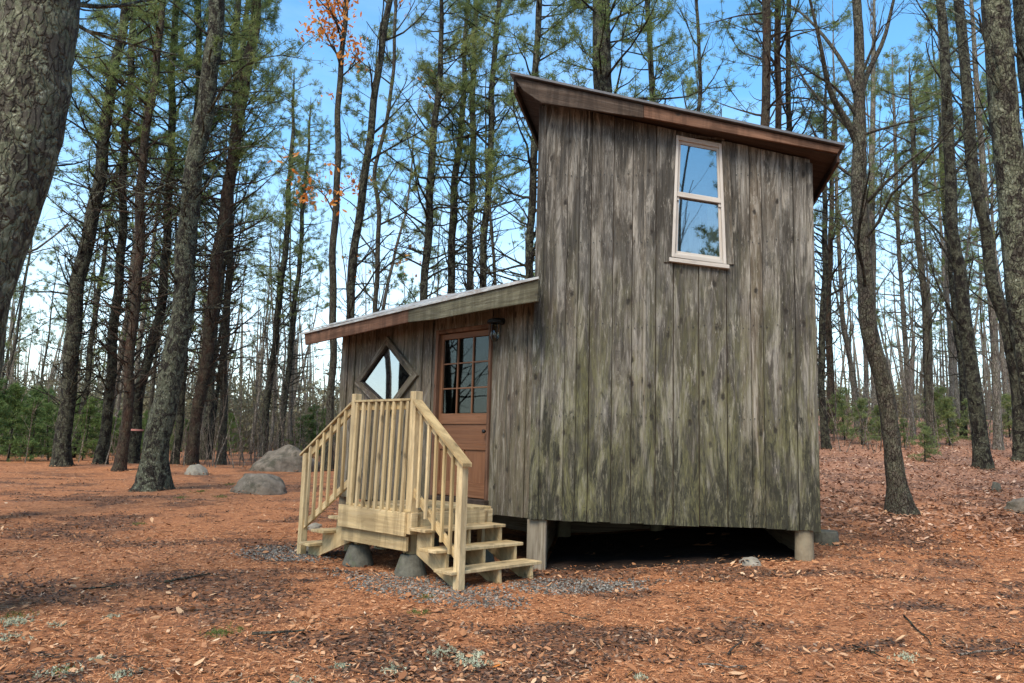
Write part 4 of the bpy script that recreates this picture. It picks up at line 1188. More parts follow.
TREES = [
 # (points (x, y, w) base..top), depth or None, kind, bark, label, dead0, live0, options
 ([(-100, 640, 92), (-68, 480, 84), (-19, 250, 80), (20, 100, 80), (42, 0, 78)], 6.6, 'pine', 'bark_giant', 'thickest lichen covered pine trunk leaning in from the left edge', 5.5, 9, {}),
 ([(-28, 475, 30), (-10, 300, 28), (5, 100, 26), (12, 0, 24)], 13.0, 'pine', 'bark_dark', 'dark trunk half hidden at the left edge behind the thickest trunk', 4, 8.5, {}),
 ([(62, 466, 19), (66, 400, 18), (78, 290, 18), (100, 170, 15), (116, 60, 12), (126, 0, 11)], None, 'pine', 'bark_dark', 'dark straight pine at far left with many bare curved branches low down', 1.6, 8.5, {'dens': 1.5}),
 ([(100, 464, 13), (108, 400, 12), (118, 300, 11), (125, 150, 9), (134, 0, 8)], None, 'pine', 'bark_dark', 'slender dark pine directly right of the bare branched one', 2.0, 9, {'dens': 1.3}),
 ([(119, 471, 13), (128, 400, 12), (136, 300, 11), (140, 200, 11), (152, 90, 9), (163, 0, 8)], None, 'pine', 'bark_brown', 'reddish brown slender pine just left of the ribboned trunk', 2.2, 9, {'dens': 1.2}),
 ([(132, 463, 14), (136, 420, 14), (143, 380, 12), (158, 320, 11), (168, 240, 10), (172, 100, 9), (176, 0, 8)], None, 'pine', 'bark_dark', 'dark pine with a pink ribbon tied round its lower trunk', 2.2, 9, {'dens': 1.2}),
 ([(151, 490, 31), (157, 450, 27), (167, 402, 27), (180, 326, 25), (185, 250, 24), (199, 146, 22), (211, 55, 21), (218, 0, 20)], None, 'pine', 'bark_lichen', 'thick lichen mottled pine with flared base in front of the left group', 3.5, 9, {'dens': .9}),
 ([(191, 465, 14), (198, 410, 14), (210, 326, 15), (220, 250, 15), (228, 183, 15), (238, 128, 15), (252, 37, 13), (257, 0, 12)], None, 'pine', 'bark_brown', 'brown leaning pine with long side branches right of the lichen mottled pine', 2.0, 8, {'dens': 1.2}),
 ([(205, 460, 11), (210, 380, 10), (220, 280, 10), (236, 120, 9), (247, 0, 8)], None, 'pine', 'bark_dark', 'thin dark pine close behind the brown leaning pine', 2.5, 9, {}),
 ([(176, 452, 9), (182, 380, 9), (192, 260, 8), (196, 120, 8), (200, 0, 7)], 26, 'pine', 'bark_dark', 'thin dark pine seen between the mottled pine and the brown one', 3, 10, {}),
 ([(222, 450, 10), (225, 360, 9), (229, 250, 9), (234, 120, 8), (238, 0, 8)], 27, 'pine', 'bark_grey', 'straight greyish pine standing alone above the small stump', 2.5, 9, {}),
 ([(263, 444, 9), (270, 380, 8), (281, 288, 8), (287, 230, 7), (291, 160, 6), (294, 90, 4)], None, 'pine', 'bark_dark', 'slim leaning pine with a pale green crown left of the orange leaved maple', 2.5, 6.5, {'H': 13, 'needles': 'needles_yellow'}),
 ([(281, 438, 7), (289, 360, 7), (297, 288, 6), (304, 200, 5), (310, 120, 4)], None, 'pine', 'bark_dark', 'slim second pine just left of the annex roof end', 2.5, 8, {'H': 14}),
 ([(331, 440, 10), (331, 400, 9), (334, 250, 9), (338, 130, 8), (345, 0, 6)], 25, 'bare', 'bark_grey', 'maple trunk at the annex end carrying orange leaves near the top', 13.2, 0, {'orange': 1.0, 'H': 19, 'dens': 3, 'limbsB': True}),
 ([(344, 440, 11), (352, 280, 10), (366, 156, 10), (378, 82, 9), (389, 0, 8)], 21, 'bare', 'bark_dark', 'dark curving bare tree rising behind the left end of the low roof', 4.0, 0, {}),
 ([(376, 440, 7), (377, 280, 6), (378, 213, 6), (374, 176, 5), (390, 110, 5), (396, 0, 4)], 24, 'bare', 'bark_grey', 'thin crooked grey tree right of the curving bare one', 4.0, 0, {'orange': .12}),
 ([(421, 440, 11), (424, 280, 10), (434, 143, 9), (440, 60, 7), (442, 0, 5)], 23, 'pine', 'bark_dark', 'leaning pine behind the middle of the low roof', 3, 7.5, {'needles': 'needles_yellow', 'H': 16}),
 ([(449, 440, 11), (450, 280, 10), (456, 176, 9), (463, 100, 7), (468, 0, 5)], 25, 'pine', 'bark_dark', 'straight pine above the door part of the low roof', 3, 8, {'H': 17}),
 ([(469, 440, 9), (470, 280, 8), (473, 123, 8), (475, 0, 6)], 27, 'pine', 'bark_grey', 'slim pine between two darker pines left of the tower', 3, 9, {'H': 18}),
 ([(480, 440, 9), (483, 280, 9), (491, 123, 8), (498, 0, 6)], 24, 'pine', 'bark_dark', 'dark pine leaning towards the tower roof from the left', 3, 8.5, {'H': 17}),
 ([(529, 440, 12), (530, 280, 10), (534, 123, 9), (540, 0, 8)], 20, 'pine', 'bark_dark', 'dark pine hugging the left edge of the tower with a full crown', 3, 7.2, {'dens': 1.6, 'H': 15}),
 ([(600, 440, 30), (601, 200, 26), (603, 85, 24), (602, 0, 23)], 17, 'pine', 'bark_dark', 'thick dark pine straight behind the high end of the tower roof', 6, 7.5, {'dens': 1.5, 'H': 17}),
 ([(655, 440, 9), (652, 100, 8), (648, 0, 6)], 26, 'pine', 'bark_dark', 'thin dark pine right of the thick one above the roof', 6, 9, {'dens': 1.4, 'H': 17}),
 ([(690, 440, 7), (692, 180, 6), (700, 90, 5), (697, 0, 4)], 23, 'bare', 'bark_dark', 'thin wavy bare stem above the middle of the tower roof', 6, 0, {}),
 ([(764, 440, 14), (765, 120, 11), (767, 0, 11)], 21, 'pine', 'bark_brown', 'tallest left trunk of three close together above the low roof end', 9, 11, {'dens': .7}),
 ([(778, 440, 10), (778, 120, 8), (778, 0, 8)], 23, 'pine', 'bark_brown', 'middle trunk of three close together above the low roof end', 9, 12, {'dens': .7}),
 ([(790, 440, 8), (789, 120, 7), (788, 0, 6)], 24, 'pine', 'bark_dark', 'thinnest right trunk of three close together above the low roof end', 9, 12, {'dens': .7}),
 ([(901, 514, 27), (898, 490, 22), (892, 442, 20), (884, 391, 20), (875, 353, 20), (867, 328, 20), (865, 272, 19), (863, 240, 19), (859, 176, 19), (859, 105, 15), (858, 35, 12), (857, 0, 11)], None, 'bare', 'bark_grey', 'big crooked grey tree with kinked trunk standing nearest right of the cabin', 4.2, 0, {'limbsA': True, 'dens': .6}),
 ([(984, 469, 19), (975, 400, 17), (967, 336, 16), (960, 272, 15), (952, 235, 14), (949, 140, 13), (945, 53, 12), (940, 0, 11)], None, 'bare', 'bark_dark', 'dark mossy leaning trunk at right beyond the dark pointed stone', 3.2, 0, {}),
 ([(1023, 461, 20), (1018, 378, 17), (1007, 323, 16), (992, 285, 15), (985, 225, 14), (973, 176, 14), (970, 134, 14), (965, 70, 13), (959, 0, 12)], None, 'bare', 'bark_dark', 'dark S shaped trunk near the right edge', 3.4, 0, {}),
 ([(1060, 500, 36), (1040, 400, 34), (1022, 300, 32), (1012, 200, 31), (1003, 100, 31), (996, 0, 30)], 12.0, 'bare', 'bark_lichen', 'thick grey mossy trunk coming in from the right edge near the top', 6, 0, {}),
 ([(1075, 470, 34), (1055, 250, 30), (1030, 60, 26), (1022, 0, 24)], 14, 'bare', 'bark_dark', 'dark trunk mostly hidden at the upper right corner', 6, 0, {}),
 ([(827, 449, 10), (822, 400, 8), (821, 330, 8), (826, 270, 7), (824, 180, 6), (826, 100, 4)], None, 'pine', 'bark_dark', 'dark slender pine close beside the right wall of the cabin', 1.8, 7, {'H': 13, 'needles': 'needles_yellow'}),
 ([(832, 434, 9), (828, 315, 8), (831, 220, 6), (834, 120, 5)], None, 'pine', 'bark_brown', 'dark thin pine behind the slender one at the cabin right wall', 2.5, 8, {'H': 14}),
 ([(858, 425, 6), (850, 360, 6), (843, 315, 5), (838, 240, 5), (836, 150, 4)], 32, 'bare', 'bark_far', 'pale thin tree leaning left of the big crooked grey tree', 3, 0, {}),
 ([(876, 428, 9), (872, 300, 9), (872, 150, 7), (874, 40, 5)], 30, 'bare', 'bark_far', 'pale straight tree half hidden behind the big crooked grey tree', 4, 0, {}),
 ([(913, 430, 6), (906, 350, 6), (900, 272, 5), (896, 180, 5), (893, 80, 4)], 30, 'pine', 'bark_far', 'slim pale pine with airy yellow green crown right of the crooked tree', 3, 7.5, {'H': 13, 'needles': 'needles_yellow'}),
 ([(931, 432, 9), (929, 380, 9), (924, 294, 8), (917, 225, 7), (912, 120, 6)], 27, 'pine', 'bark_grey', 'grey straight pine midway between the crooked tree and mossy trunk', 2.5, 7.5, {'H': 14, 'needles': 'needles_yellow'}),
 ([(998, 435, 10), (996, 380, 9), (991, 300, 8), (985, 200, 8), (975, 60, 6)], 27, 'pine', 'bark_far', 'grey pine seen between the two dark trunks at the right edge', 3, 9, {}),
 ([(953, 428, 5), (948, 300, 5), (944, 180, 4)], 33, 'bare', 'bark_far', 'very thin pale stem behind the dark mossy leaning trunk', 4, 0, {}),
]
for i, (pts, D, kind, bark, label, dead0, live0, opt) in enumerate(TREES):
    P, R, D = px_path(pts, D, opt.get('H', 18.5 + (i * 37 % 11) * .25))
    limbs = []
    if opt.get('limbsA'):
        w = lambda *q: [at_depth(x, y, D + dz) for x, y, dz in q]
        limbs = [(w((856, 140, 0), (846, 118, -.1), (828, 95, -.3), (824, 60, -.6), (815, 20, -.8), (805, -20, -1)), .075, .02),
                 (w((862, 90, 0), (868, 70, .1), (885, 42, .3), (893, 0, .5), (905, -40, .6)), .06, .02),
                 (w((855, 92, 0), (848, 70, .2), (828, 40, .5), (805, 15, .9), (790, 5, 1.2)), .05, .015),
                 (w((862, 135, 0), (885, 128, -.3), (915, 120, -.6), (940, 114, -.8)), .03, .01),
                 (w((864, 205, 0), (890, 178, -.4), (918, 153, -.7), (944, 138, -1)), .04, .012),
                 (w((858, 118, 0), (838, 88, -.2), (815, 75, -.5), (795, 62, -.8)), .035, .01),
                 (w((862, 250, 0), (850, 235, .2), (836, 205, .4), (822, 190, .5)), .025, .008)]
    if opt.get('limbsB'):
        limbs = [([at_depth(335, 215, D), at_depth(325, 195, D - .3), at_depth(312, 185, D - .6)], .03, .01), ([at_depth(335, 205, D), at_depth(343, 190, D - .3), at_depth(353, 186, D - .6)], .03, .01)]
    make_tree('pine_tree' if kind == 'pine' else 'bare_tree', label, 'tree', P, R, kind, M[bark], M[opt.get('needles', 'needles')],
              1.0, None, dead0, live0, i + 3, limbs, orange=opt.get('orange', 0), dens=opt.get('dens', 1.0), ddens=(1.9 if 2 <= i <= 12 else 1.2))
# ribbon on the ribboned pine
rp = at_depth(136.5, 430, at_ground(132, 463)[1])
rb = MB(); rr_ = 6.6 / F * rp[1]
rb.tube([rp - VZ * .03, rp + VZ * .03], [rr_, rr_], 18, cap=False)
tag(rb.build('ribbon', M['rope']), 'pink ribbon tied round a dark pine trunk', 'ribbon')
# stump
st = MB(); q = at_ground(246, 449); gz = float(ground(q[0], q[1], False))
st.tube([np.array([q[0], q[1], gz - .05]), np.array([q[0], q[1], gz + .3]), np.array([q[0] + .02, q[1], gz + .62])], [.13, .11, .07], 10, rough=.2)
tag(st.build('tree_stump', M['bark_dark'], smooth=False), 'short dark broken stump below the greyish pine', 'stump')

# ---- forest behind: copies of a few kinds
def copy_tree(o, loc, rz, sc):
    r = o.copy(); COL.objects.link(r); r.location = loc; r.rotation_euler = (RNG.normal() * .05, RNG.normal() * .05, rz); r.scale = (sc, sc, sc)
    for ch in list(o.children):
        c = ch.copy(); COL.objects.link(c); c.parent = r
    return r
protos = []
def straight(H, r, lean):
    n = 7; z = np.linspace(0, H, n); x = np.cumsum(RNG.normal(size=n)) * .17 + lean * z; y = np.cumsum(RNG.normal(size=n)) * .12
    return np.stack([x - x[0], y - y[0], z], -1), np.linspace(r, r * .12, n)
far_spots = []
r2 = np.random.default_rng(77)
tries = 0
# visible sector beyond the clearing
while len(far_spots) < 104 and tries < 6000:
    tries += 1
    y = 23 + 50 * r2.random() ** .9
    x = r2.uniform(-.78, .80) * (y + 4)
    if y < 27 and -13 < x < 0: continue
    if y < 31 and x > 3: continue
    pxx = x / y * F + 512
    # thinner wood in the middle left where the sky shows
    if 300 < pxx < 540 and r2.random() < .7: continue
    if 540 < pxx < 820 and r2.random() < .45: continue
    if any((x - a) ** 2 + (y - b) ** 2 < 1.3 for a, b, *_ in far_spots): continue
    far_spots.append((x, y, 0))
n_l = 0
while n_l < 12:
    y = 24 + 26 * r2.random(); x = -r2.uniform(.24, .78) * (y + 2)
    if any((x - a) ** 2 + (y - b) ** 2 < .8 for a, b, *_ in far_spots): continue
    far_spots.append((x, y, 0)); n_l += 1
# flanks and the wood behind the camera (mirrored in the glass)
while len(far_spots) < 166:
    ang = r2.uniform(.62, 2 * pi - .62); d = r2.uniform(9, 26)
    x, y = sin(ang) * d, cos(ang) * d
    if y > 0 and abs(x) < y * .75 + 3: continue
    if y < 0 and abs(x + .4 * -y) < 5 and r2.random() < .8: continue
    far_spots.append((x, y, 1))
FL = {'pine': 'dark evergreen pine among the crowded woods around the clearing', 'bare': 'bare grey broadleaf tree among the crowded woods around the clearing'}
for k in range(11):
    kind = 'pine' if k < 6 else 'bare'
    P, R = straight(17 if kind == 'pine' else 14, .125 if kind == 'pine' else .095, RNG.normal() * .035)
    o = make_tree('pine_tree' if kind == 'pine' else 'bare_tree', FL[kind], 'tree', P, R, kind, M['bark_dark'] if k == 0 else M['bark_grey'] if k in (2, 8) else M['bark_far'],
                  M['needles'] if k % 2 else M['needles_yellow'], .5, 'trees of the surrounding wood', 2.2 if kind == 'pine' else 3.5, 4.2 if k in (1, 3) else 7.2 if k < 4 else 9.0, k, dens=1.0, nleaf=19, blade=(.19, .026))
    protos.append(o)
used = set()
for j, (x, y, f) in enumerate(far_spots):
    pxx = x / max(y, 1) * F + 512
    pine = r2.random() < (.58 if pxx < 500 else .50)
    k = int(r2.integers(0, 6)) if pine else int(r2.integers(6, 11))
    sc = r2.uniform(.8, 1.15)
    loc = (x, y, float(ground(x, y, False)) - .05)
    where = 'behind the viewer and seen only mirrored in the cabin glass' if f and y < 0 else 'off at the side of the clearing' if f else 'in the crowded wood left of the cabin' if pxx < 300 else 'in the wood behind the cabin roofs' if pxx < 820 else 'on the leafy slope right of the cabin'
    where = where if f or y < 42 else where.replace('in the', 'far back in the').replace('on the', 'far up on the')
    lab = ('dark evergreen pine ' if pine else 'bare grey broadleaf tree ') + where
    if k not in used:
        used.add(k); protos[k].location = loc; protos[k].scale = (sc, sc, sc); protos[k]['label'] = lab; protos[k]['group'] = lab + 's'
    else:
        t_ = copy_tree(protos[k], loc, r2.uniform(0, 6.28), sc); t_['label'] = lab; t_['group'] = lab + 's'

for (x, y, k, sc, lab) in ((-9.9, 13.7, 6, 1.0, 'bare grey tree off the left edge mirrored in the diamond window'),
                            (-8.9, 11.75, 0, .9, 'evergreen pine off the left edge mirrored in the door panes'),
                            (-15.0, 12.6, 2, 1.1, 'bushy evergreen pine farther off the left edge mirrored in the door panes'),
                            (1.75, -4.2, 7, 1.0, 'bare grey tree behind the viewer mirrored in the left of the tall window'),
                            (2.75, -7.5, 1, 1.0, 'evergreen pine behind the viewer mirrored in the right of the tall window')):
    t_ = copy_tree(protos[k], (x, y, float(ground(x, y, False)) - .05), x * 2.1, sc)
    t_['label'] = lab; t_['group'] = 'trees mirrored in the cabin glass'
# ---- young evergreens of the understorey
def sapling(label, group, H, mat):
    root = tag(empty('young_evergreen'), label, 'young tree', group)
    tr = MB(); tr.tube(np.array([[0, 0, 0], [.02, 0, H * .5], [0, .02, H]]), [.03, .02, .004], 6); tr.build('trunk', M['bark_dark'], root)
    br = MB(); P = []
    h = .15
    while h < H:
        L = (H - h) * .42 + .12; az = RNG.uniform(0, 2 * pi)
        bp = branch_poly((0, 0, h), rand_dir(az, .15), L * RNG.uniform(.7, 1.2), 5, -.03, .08)
        br.tube(bp, np.linspace(.009, .003, len(bp)), 3, cap=False)
        for k in range(1, len(bp)):
            for _ in range(3):
                P.append(bp[k] + RNG.normal(size=3) * np.array([.07, .07, .03]))
        h += RNG.uniform(.03, .08)
    br.build('branches', M['bark_dark'], root)
    lf = MB(); needles_at(lf, P, 9, .09, .02, up=-.1); lf.build('crown', mat, root)
    return root
saps = []
GL = 'young evergreens under the left pines'
spots = [(8, 462, 2.4), (30, 464, 2.0), (-12, 466, 2.6), (48, 462, 1.9), (82, 462, 2.2), (92, 458, 1.8), (20, 458, 2.6), (112, 458, 1.7), (155, 458, 2.2), (170, 455, 1.7), (205, 452, 2.0), (60, 459, 2.2), (128, 455, 1.8), (38, 457, 1.7), (142, 452, 2.4), (240, 446, 1.6), (300, 443, 2.2), (318, 442, 1.8), (325, 440, 2.6), (216, 448, 1.7), (-2, 457, 2.3), (72, 456, 2.5), (15, 455, 3.0), (45, 456, 2.8), (85, 454, 2.6), (102, 456, 2.4), (120, 456, 2.2), (160, 452, 2.6), (30, 452, 3.2), (64, 452, 3.0), (186, 452, 2.0), (-10, 460, 2.2), (138, 458, 1.6), (230, 444, 2.2), (312, 438, 2.8)]
base_s = [sapling('green bushy young evergreen in the thicket under the left pines', GL, 2.2, M['hemlock']) for _ in range(3)]
for i, (px, py, h) in enumerate(spots):
    p = at_ground(px, py); D = p[1] + (i * 7 % 5) * .3 + 1.0
    x = ray(px, py)[0] / ray(px, py)[1] * D
    loc = (x, D, float(ground(x, D, False)) - .02)
    if i < 3: o = base_s[i]; o.location = loc; o.scale = (h / 2.2,) * 3
    else: o = copy_tree(base_s[i % 3], loc, i * 1.7, h / 2.2)
base_r = [sapling('low yellowish green young evergreen on the leafy slope at right', 'young evergreens on the right slope', 1.5, M['needles_yellow']) for _ in range(2)]
for i, (px, py, h) in enumerate([(925, 462, 1.1), (862, 445, 1.6), (845, 440, 1.9), (950, 446, 1.7), (880, 441, 1.3), (905, 448, 1.0), (972, 440, 1.6), (1010, 438, 1.8), (938, 436, 2.0)]):
    p = at_ground(px, py); loc = (p[0], p[1], float(ground(p[0], p[1], False)) - .02)
    if i < 2: o = base_r[i]; o.location = loc; o.scale = (h / 1.5,) * 3
    else: o = copy_tree(base_r[i % 2], loc, i * 2.1, h / 1.5)

# ---- brush of thin stems filling the far wood: too many to count
bs = MB()
for _ in range(2300):
    y = 24 + 40 * random.random(); x = random.uniform(-.75, .75) * (y + 3)
    if y < 26.5 and -8 < x < 2: continue
    z = float(ground(x, y, False)); h = random.uniform(.8, 5.0) if random.random() < .4 else random.uniform(.5, 2)
    bp = branch_poly((x, y, z - .05), rand_dir(random.uniform(0, 6.28), random.uniform(1.2, 1.5)), h, 4, .01, .08)
    bs.tube(bp, np.linspace(.012 + h * .004, .005, len(bp)), 3, cap=False)
    for _k in range(4):
        k = random.randint(1, 3); d = bp[k + 1] - bp[k]; d = d / np.linalg.norm(d) + RNG.normal(size=3) * .5; d /= np.linalg.norm(d)
        sp = branch_poly(bp[k], d, h * random.uniform(.2, .45), 2, .05, .1); bs.tube(sp, np.linspace(.008, .004, 3), 3, cap=False)
tag(bs.build('brush', M['twig']), 'grey brown tangle of thin bare stems filling the woods', 'brush', kind='stuff')
# far wood mass beyond
fw = MB()
for _ in range(800):
    y = random.uniform(55, 110); x = random.uniform(-.85, .85) * y
    z = float(ground(x, y, False)); h = random.uniform(5, 15)
    fw.tube(branch_poly((x, y, z - .1), rand_dir(random.uniform(0, 6.28), 1.5), h, 3, 0, .04), [.12, .10, .07, .02], 3, cap=False)
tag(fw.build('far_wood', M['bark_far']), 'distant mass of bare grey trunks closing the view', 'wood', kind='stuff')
fl_ = MB(); P = []
for _ in range(520):
    y = random.uniform(50, 100); x = random.uniform(-.85, .6 if _ % 2 else -.05) * y; z = float(ground(x, y, False))
    h = random.uniform(2, 7 if x < 0 else 3.2) ; c = np.array([x, y, z + h / 2])
    P.append(c + RNG.normal(size=(60, 3)) * np.array([1.6, 1.2, h * .33]))
P = np.concatenate(P); P = P[P[:, 2] > .2]
needles_at(fl_, P, 5, .5, .12); tag(fl_.build('far_undergrowth', leaf_mat('dull_far_leaves', [(0, (.10, .09, .06)), (.5, (.17, .16, .10)), (1, (.27, .25, .16))], .3)), 'dull green mass of distant undergrowth between the trunks', 'undergrowth', kind='stuff')

# ------------------------------------------------------------------ litter on the ground
def in_cabin(x, y):
    v = np.stack([x, y], -1) - C
    mu_, mn = v @ MW, v @ NM; au, an = v @ U, v @ N
    q_ = .08 + .5 * RNG.random(np.shape(mn)) ** 2
    return ((mu_ > .0) & (mu_ < 3.4) & (mn < -q_) & (mn > -3.3)) | ((au > 0) & (au < 4.6) & (an < 0) & (an > -2.5))
def scatter(n, ymin, ymax, power=1.0, xk=.72):
    y = ymin + (ymax - ymin) * RNG.random(n) ** power; x = RNG.uniform(-xk, xk, n) * (y + .8)
    k = ~in_cabin(x, y); x, y = x[k], y[k]
    return x, y
gr_n = lambda x, y, sd=3: fbm_seeded(x * 1.3, y * 1.3, sd)
# needles
x, y = scatter(150000, 3.9, 13, 1.5)
patch = patchf(x, y)
kp = (patch < .16) | (RNG.random(len(x)) < .22); x, y = x[kp], y[kp]
kp = RNG.random(len(x)) < .75; x, y = x[kp], y[kp]
zz = ground(x, y) + .006 + RNG.random(len(x)) * .012
ang = RNG.uniform(0, 2 * pi, len(x)); L = RNG.uniform(.03, .075, len(x))
d = np.stack([np.cos(ang), np.sin(ang), RNG.normal(size=len(x)) * .18], -1); s_ = np.stack([-np.sin(ang), np.cos(ang), RNG.normal(size=len(x)) * .3], -1)
B = np.stack([x, y, zz], -1); w = (.0022 + .0006 * y[:, None] * .4)
nd = MB(); nd.tri(np.stack([B - s_ * w, B + s_ * w, B + d * L[:, None]], 1), RNG.random(len(x)))
tag(nd.build('fallen_needles', M['fallen_needles']), 'rusty orange pine needles carpeting the clearing', 'pine needles', kind='stuff')
# brown leaves over the whole clearing
x, y = scatter(30000, 3.9, 30, 1.5)
keep = (gr_n(x, y) * 1.3 + RNG.normal(size=len(x)) * .4) > .1
x, y = x[keep], y[keep]
lv = MB(); leaves(lv, np.stack([x, y, ground(x, y) + .012], -1), .036, 1.0)
# leaves and needles drifted against trunks, rocks and footings
drift = []
for o in list(scene.objects):
    if o.parent is None and o.get('category') in ('tree', 'rock', 'footing', 'stump'):
        ox, oy = o.location.x, o.location.y
        if o['category'] == 'footing': ox, oy = cen[0], cen[1]
        if o['category'] == 'stump' or not (2 < oy < 26) or abs(ox) > .8 * oy + 1: continue
        r0 = .2 if o['category'] == 'tree' else max(o.dimensions.x, o.dimensions.y) / 2 if o['category'] == 'rock' else .2
        if o['category'] == 'tree' and o.children: r0 = TR.get(o.name, .2)
        n_ = int(90 * (r0 + .3)); t_ = RNG.uniform(0, 2 * pi, n_); rr2 = r0 * (.95 if o['category'] == 'tree' else .8) + np.abs(RNG.normal(size=n_)) * .10
        ky = .75 if o['category'] == 'rock' else 1
        xx = ox + np.cos(t_) * rr2; yy = oy + np.sin(t_) * rr2 * ky
        drift.append(np.stack([xx, yy, ground(xx, yy) + .012 + .05 * np.exp(-(rr2 - r0 * .9) / .08) * RNG.random(n_)], -1))
leaves(lv, np.concatenate(drift), .045, 1.2)
tag(lv.build('leaf_litter', M['litter']), 'brown and tan fallen leaves scattered over the needles', 'fallen leaves', kind='stuff')
# dark damp leaf mould in patches
x, y = scatter(110000, 3.9, 20, 1.4)
patch = patchf(x, y)
kp = patch > .0 + .35 * RNG.random(len(x)); x, y = x[kp], y[kp]
lv = MB(); leaves(lv, np.stack([x, y, ground(x, y) + .007], -1), .028, .5)
tag(lv.build('leaf_mould', leaf_mat('dark_leaf_mould', [(0, (.03, .02, .015)), (.5, (.075, .045, .032)), (.85, (.15, .09, .06)), (1, (.32, .22, .15))], 0)), 'dark decayed leaves in damp patches of the clearing', 'leaf mould', kind='stuff')
x, y = scatter(1500, 3.9, 16, 1.3)
tw = MB()
for x_, y_ in zip(x, y):
    z_ = float(ground(x_, y_)) + .012; L_ = random.uniform(.05, .2) if random.random() < .9 else random.uniform(.2, .45)
    tw.tube(branch_poly((x_, y_, z_), rand_dir(random.uniform(0, 6.28), 0), L_, 3, .0, .12), np.linspace(.0035, .0018, 4), 4, cap=False)
tag(tw.build('small_twigs', M['bark_grey']), 'tiny dead twigs strewn over the needles', 'twigs', kind='stuff')
x, y = scatter(1500, 3.9, 14, 1.2)
lv = MB(); leaves(lv, np.stack([x, y, ground(x, y) + .016], -1), .058, 1.5)
tag(lv.build('large_leaves', leaf_mat('large_dry_leaves', [(0, (.12, .055, .03)), (.4, (.28, .125, .06)), (.8, (.44, .23, .12)), (1, (.56, .38, .24))], .15)), 'larger curled dry leaves lying on the clearing', 'fallen leaves', kind='stuff')
# paler thick litter up the right slope
y = 11 + 26 * RNG.random(36000) ** 1.3; x = RNG.uniform(2.5, .78 * (y + 1) + 1); keep = (x > 4.2 - (y - 13) * .25) & (x < .74 * (y + 1)) & ~in_cabin(x, y)
keep &= (RNG.random(len(x)) < sstep(11.0, 14.5, y + .25 * (x - 6)))
x, y = x[keep], y[keep]
lv = MB(); leaves(lv, np.stack([x, y, ground(x, y) + .02], -1), .06, .9)
tag(lv.build('slope_litter', M['pink_litter']), 'dry pinkish brown leaves heaped on the slope right of the cabin', 'fallen leaves', kind='stuff')
# gravel round the porch
def grav(x, y):
    p = np.stack([x, y], -1) - RP
    u, n = p @ U2, -(p @ N2)
    a = np.exp(-((u - .3) / 1.5) ** 2 - ((n + .15) / .55) ** 2)
    b = np.exp(-((u - 3.3) / .8) ** 2 - ((n + .1) / .7) ** 2)
    c = np.exp(-((x - .9) / .9) ** 2 - ((y - 8.9) / .5) ** 2)
    return np.maximum(np.maximum(a, b), c)
x = RNG.uniform(-5, 3, 60000); y = RNG.uniform(7, 12.5, 60000)
keep = (grav(x, y) + .25 * fbm_seeded(x * 2, y * 2, 21) > .34 + .5 * RNG.random(len(x))) & ~in_cabin(x, y)
x, y = x[keep], y[keep]; k = len(x)
s_ = RNG.uniform(.008, .02, (k, 1, 1))
oct_ = np.array([[1, 0, 0], [0, 1, 0], [-1, 0, 0], [0, -1, 0], [0, 0, .8], [0, 0, -.8]])
V = (oct_[None] * RNG.uniform(.7, 1.3, (k, 6, 1))) * s_ + np.stack([x, y, ground(x, y) + .004], -1)[:, None, :]
fc = np.array([[0, 1, 4], [1, 2, 4], [2, 3, 4], [3, 0, 4], [1, 0, 5], [2, 1, 5], [3, 2, 5], [0, 3, 5]])
gv = MB(); gv.add(V.reshape(-1, 3), (np.arange(k)[:, None, None] * 6 + fc[None]).reshape(-1, 3), None, np.repeat(RNG.random(k), 6))
tag(gv.build('gravel', M['gravel']), 'blue grey gravel spread round the porch steps', 'gravel', kind='stuff')
# pale lichen and moss tufts
def tufts(px_list, mat, name, label, cat, n, ln, wd, spread):
    m = MB(); P = []
    for (px, py, r) in px_list:
        p = at_ground(px, py); k = int(n * r)
        q = np.stack([p[0] + RNG.normal(size=k) * spread * r, p[1] + RNG.normal(size=k) * spread * r * 1.3], -1)
        P.append(np.stack([q[:, 0], q[:, 1], ground(q[:, 0], q[:, 1]) + .008], -1))
    needles_at(m, np.concatenate(P), 7, ln, wd, up=.9)
    tag(m.build(name, mat), label, cat, kind='stuff')
tufts([(18, 622, 1), (15, 545 + 80, .6), (10, 640, .8), (55, 628, .5), (60, 672, .8), (125, 678, .6), (100, 660, .4), (440, 655, .8), (462, 660, .9), (480, 665, .8), (478, 655, .5), (340, 668, .4), (395, 672, .5), (112, 618, .4), (300, 683, .5), (905, 660, .5), (640, 680, .4)], M['lichen'], 'lichen', 'pale grey green lichen clumps on the ground in front', 'lichen', 55, .022, .010, .07)
tufts([(215, 634, .7), (232, 632, .6), (420, 614, .6), (15, 618, .7), (140, 525, .6), (200, 492, .9), (220, 497, .9), (180, 498, .8), (230, 485, .8), (425, 597, .5), (60, 672, .4), (160, 489, .5)], M['grass'], 'moss_tufts', 'small green moss and grass tufts between the needles', 'moss', 55, .028, .006, .09)

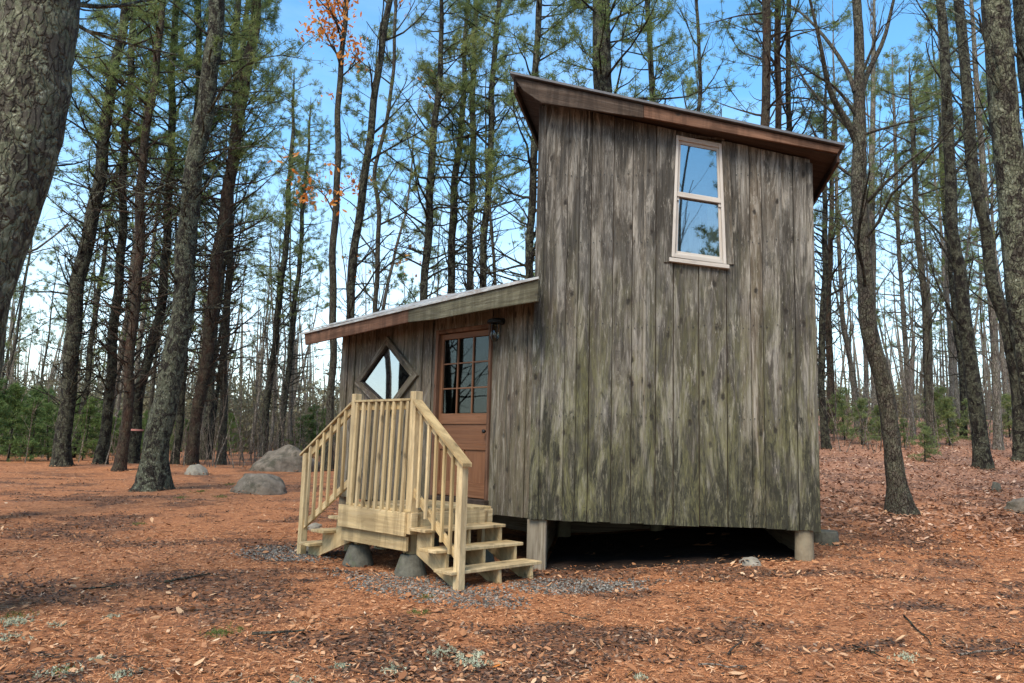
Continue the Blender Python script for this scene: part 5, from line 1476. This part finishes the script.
# ---- fallen sticks, each one a thing
def stick(px0, py0, px1, py1, r, label, mat='bark_dark'):
    a = at_ground(px0, py0); b2 = at_ground(px1, py1); n = 6
    P = np.array([a + (b2 - a) * t for t in np.linspace(0, 1, n)]); P[:, :2] += RNG.normal(size=(n, 2)) * .012
    P[:, 2] = ground(P[:, 0], P[:, 1], False) + .015 + r * .6 + np.abs(RNG.normal(size=n)) * .006
    m = MB(); m.tube(P, np.linspace(r, r * .5, n), 7, rough=.2)
    k = 3; sp = branch_poly(P[k], (P[k] - P[k - 1]) / np.linalg.norm(P[k] - P[k - 1]) + np.array([.3, .5, .15]), np.linalg.norm(b2 - a) * .25, 3, 0, .1)
    m.tube(sp, np.linspace(r * .5, .002, 4), 5)
    tag(m.build('fallen_stick', M[mat], smooth=True), label, 'stick')
stick(252, 637, 303, 635, .014, 'grey bark covered stick lying left of centre in the foreground', 'bark_grey')
stick(905, 620, 932, 650, .008, 'thin dark curved twig in the right foreground')
stick(728, 658, 744, 638, .008, 'short pale twig pointing at the cabin in the front needles', 'bark_grey')
stick(700, 668, 752, 671, .008, 'long straight twig lying flat near the bottom edge', 'twig')
stick(850, 648, 885, 662, .007, 'dark broken twig left of the curved one at right')
stick(560, 560 + 55, 600, 625, .006, 'thin twig in the needles in front of the steps', 'bark_grey')
stick(165, 585, 212, 576, .016, 'gnarled grey branch piece on the dark patch in the left clearing', 'bark_grey')
stick(85, 592, 125, 588, .010, 'dark twig on the needles at the far left foreground')
stick(960, 660, 1015, 652, .009, 'forked pale twig at the right corner of the foreground', 'twig')

# needles and leaves gathered on the low roof
P = []
for _ in range(300):
    u = RNG.normal() * .4 + 1.5; n = OA - .75 - abs(RNG.normal()) * .3
    P.append(RA(u, n, .06 + max(0, .03 - abs(u - 1.5) * .02) * random.random()))
lv = MB(); leaves(lv, np.array(P), .05, .8)
tag(lv.build('roof_leaves', M['orange_leaf']), 'heap of orange fallen leaves on the pale low roof', 'fallen leaves', kind='stuff')
# single bright leaves near the bottom edge
for i, (px, py, s_) in enumerate([(630, 679, .06), (497, 641 + 30, .045), (455, 596, .05)]):
    p = at_ground(px, py); m = MB(); leaves(m, np.array([[p[0], p[1], float(ground(p[0], p[1])) + .03]]), s_, .4)
    tag(m.build('maple_leaf', M['orange_leaf']), ['bright orange leaf at the bottom edge below the cabin', 'small orange leaf left of the brightest one at the front', 'orange leaf lying beneath the lowest right step'][i], 'leaf')
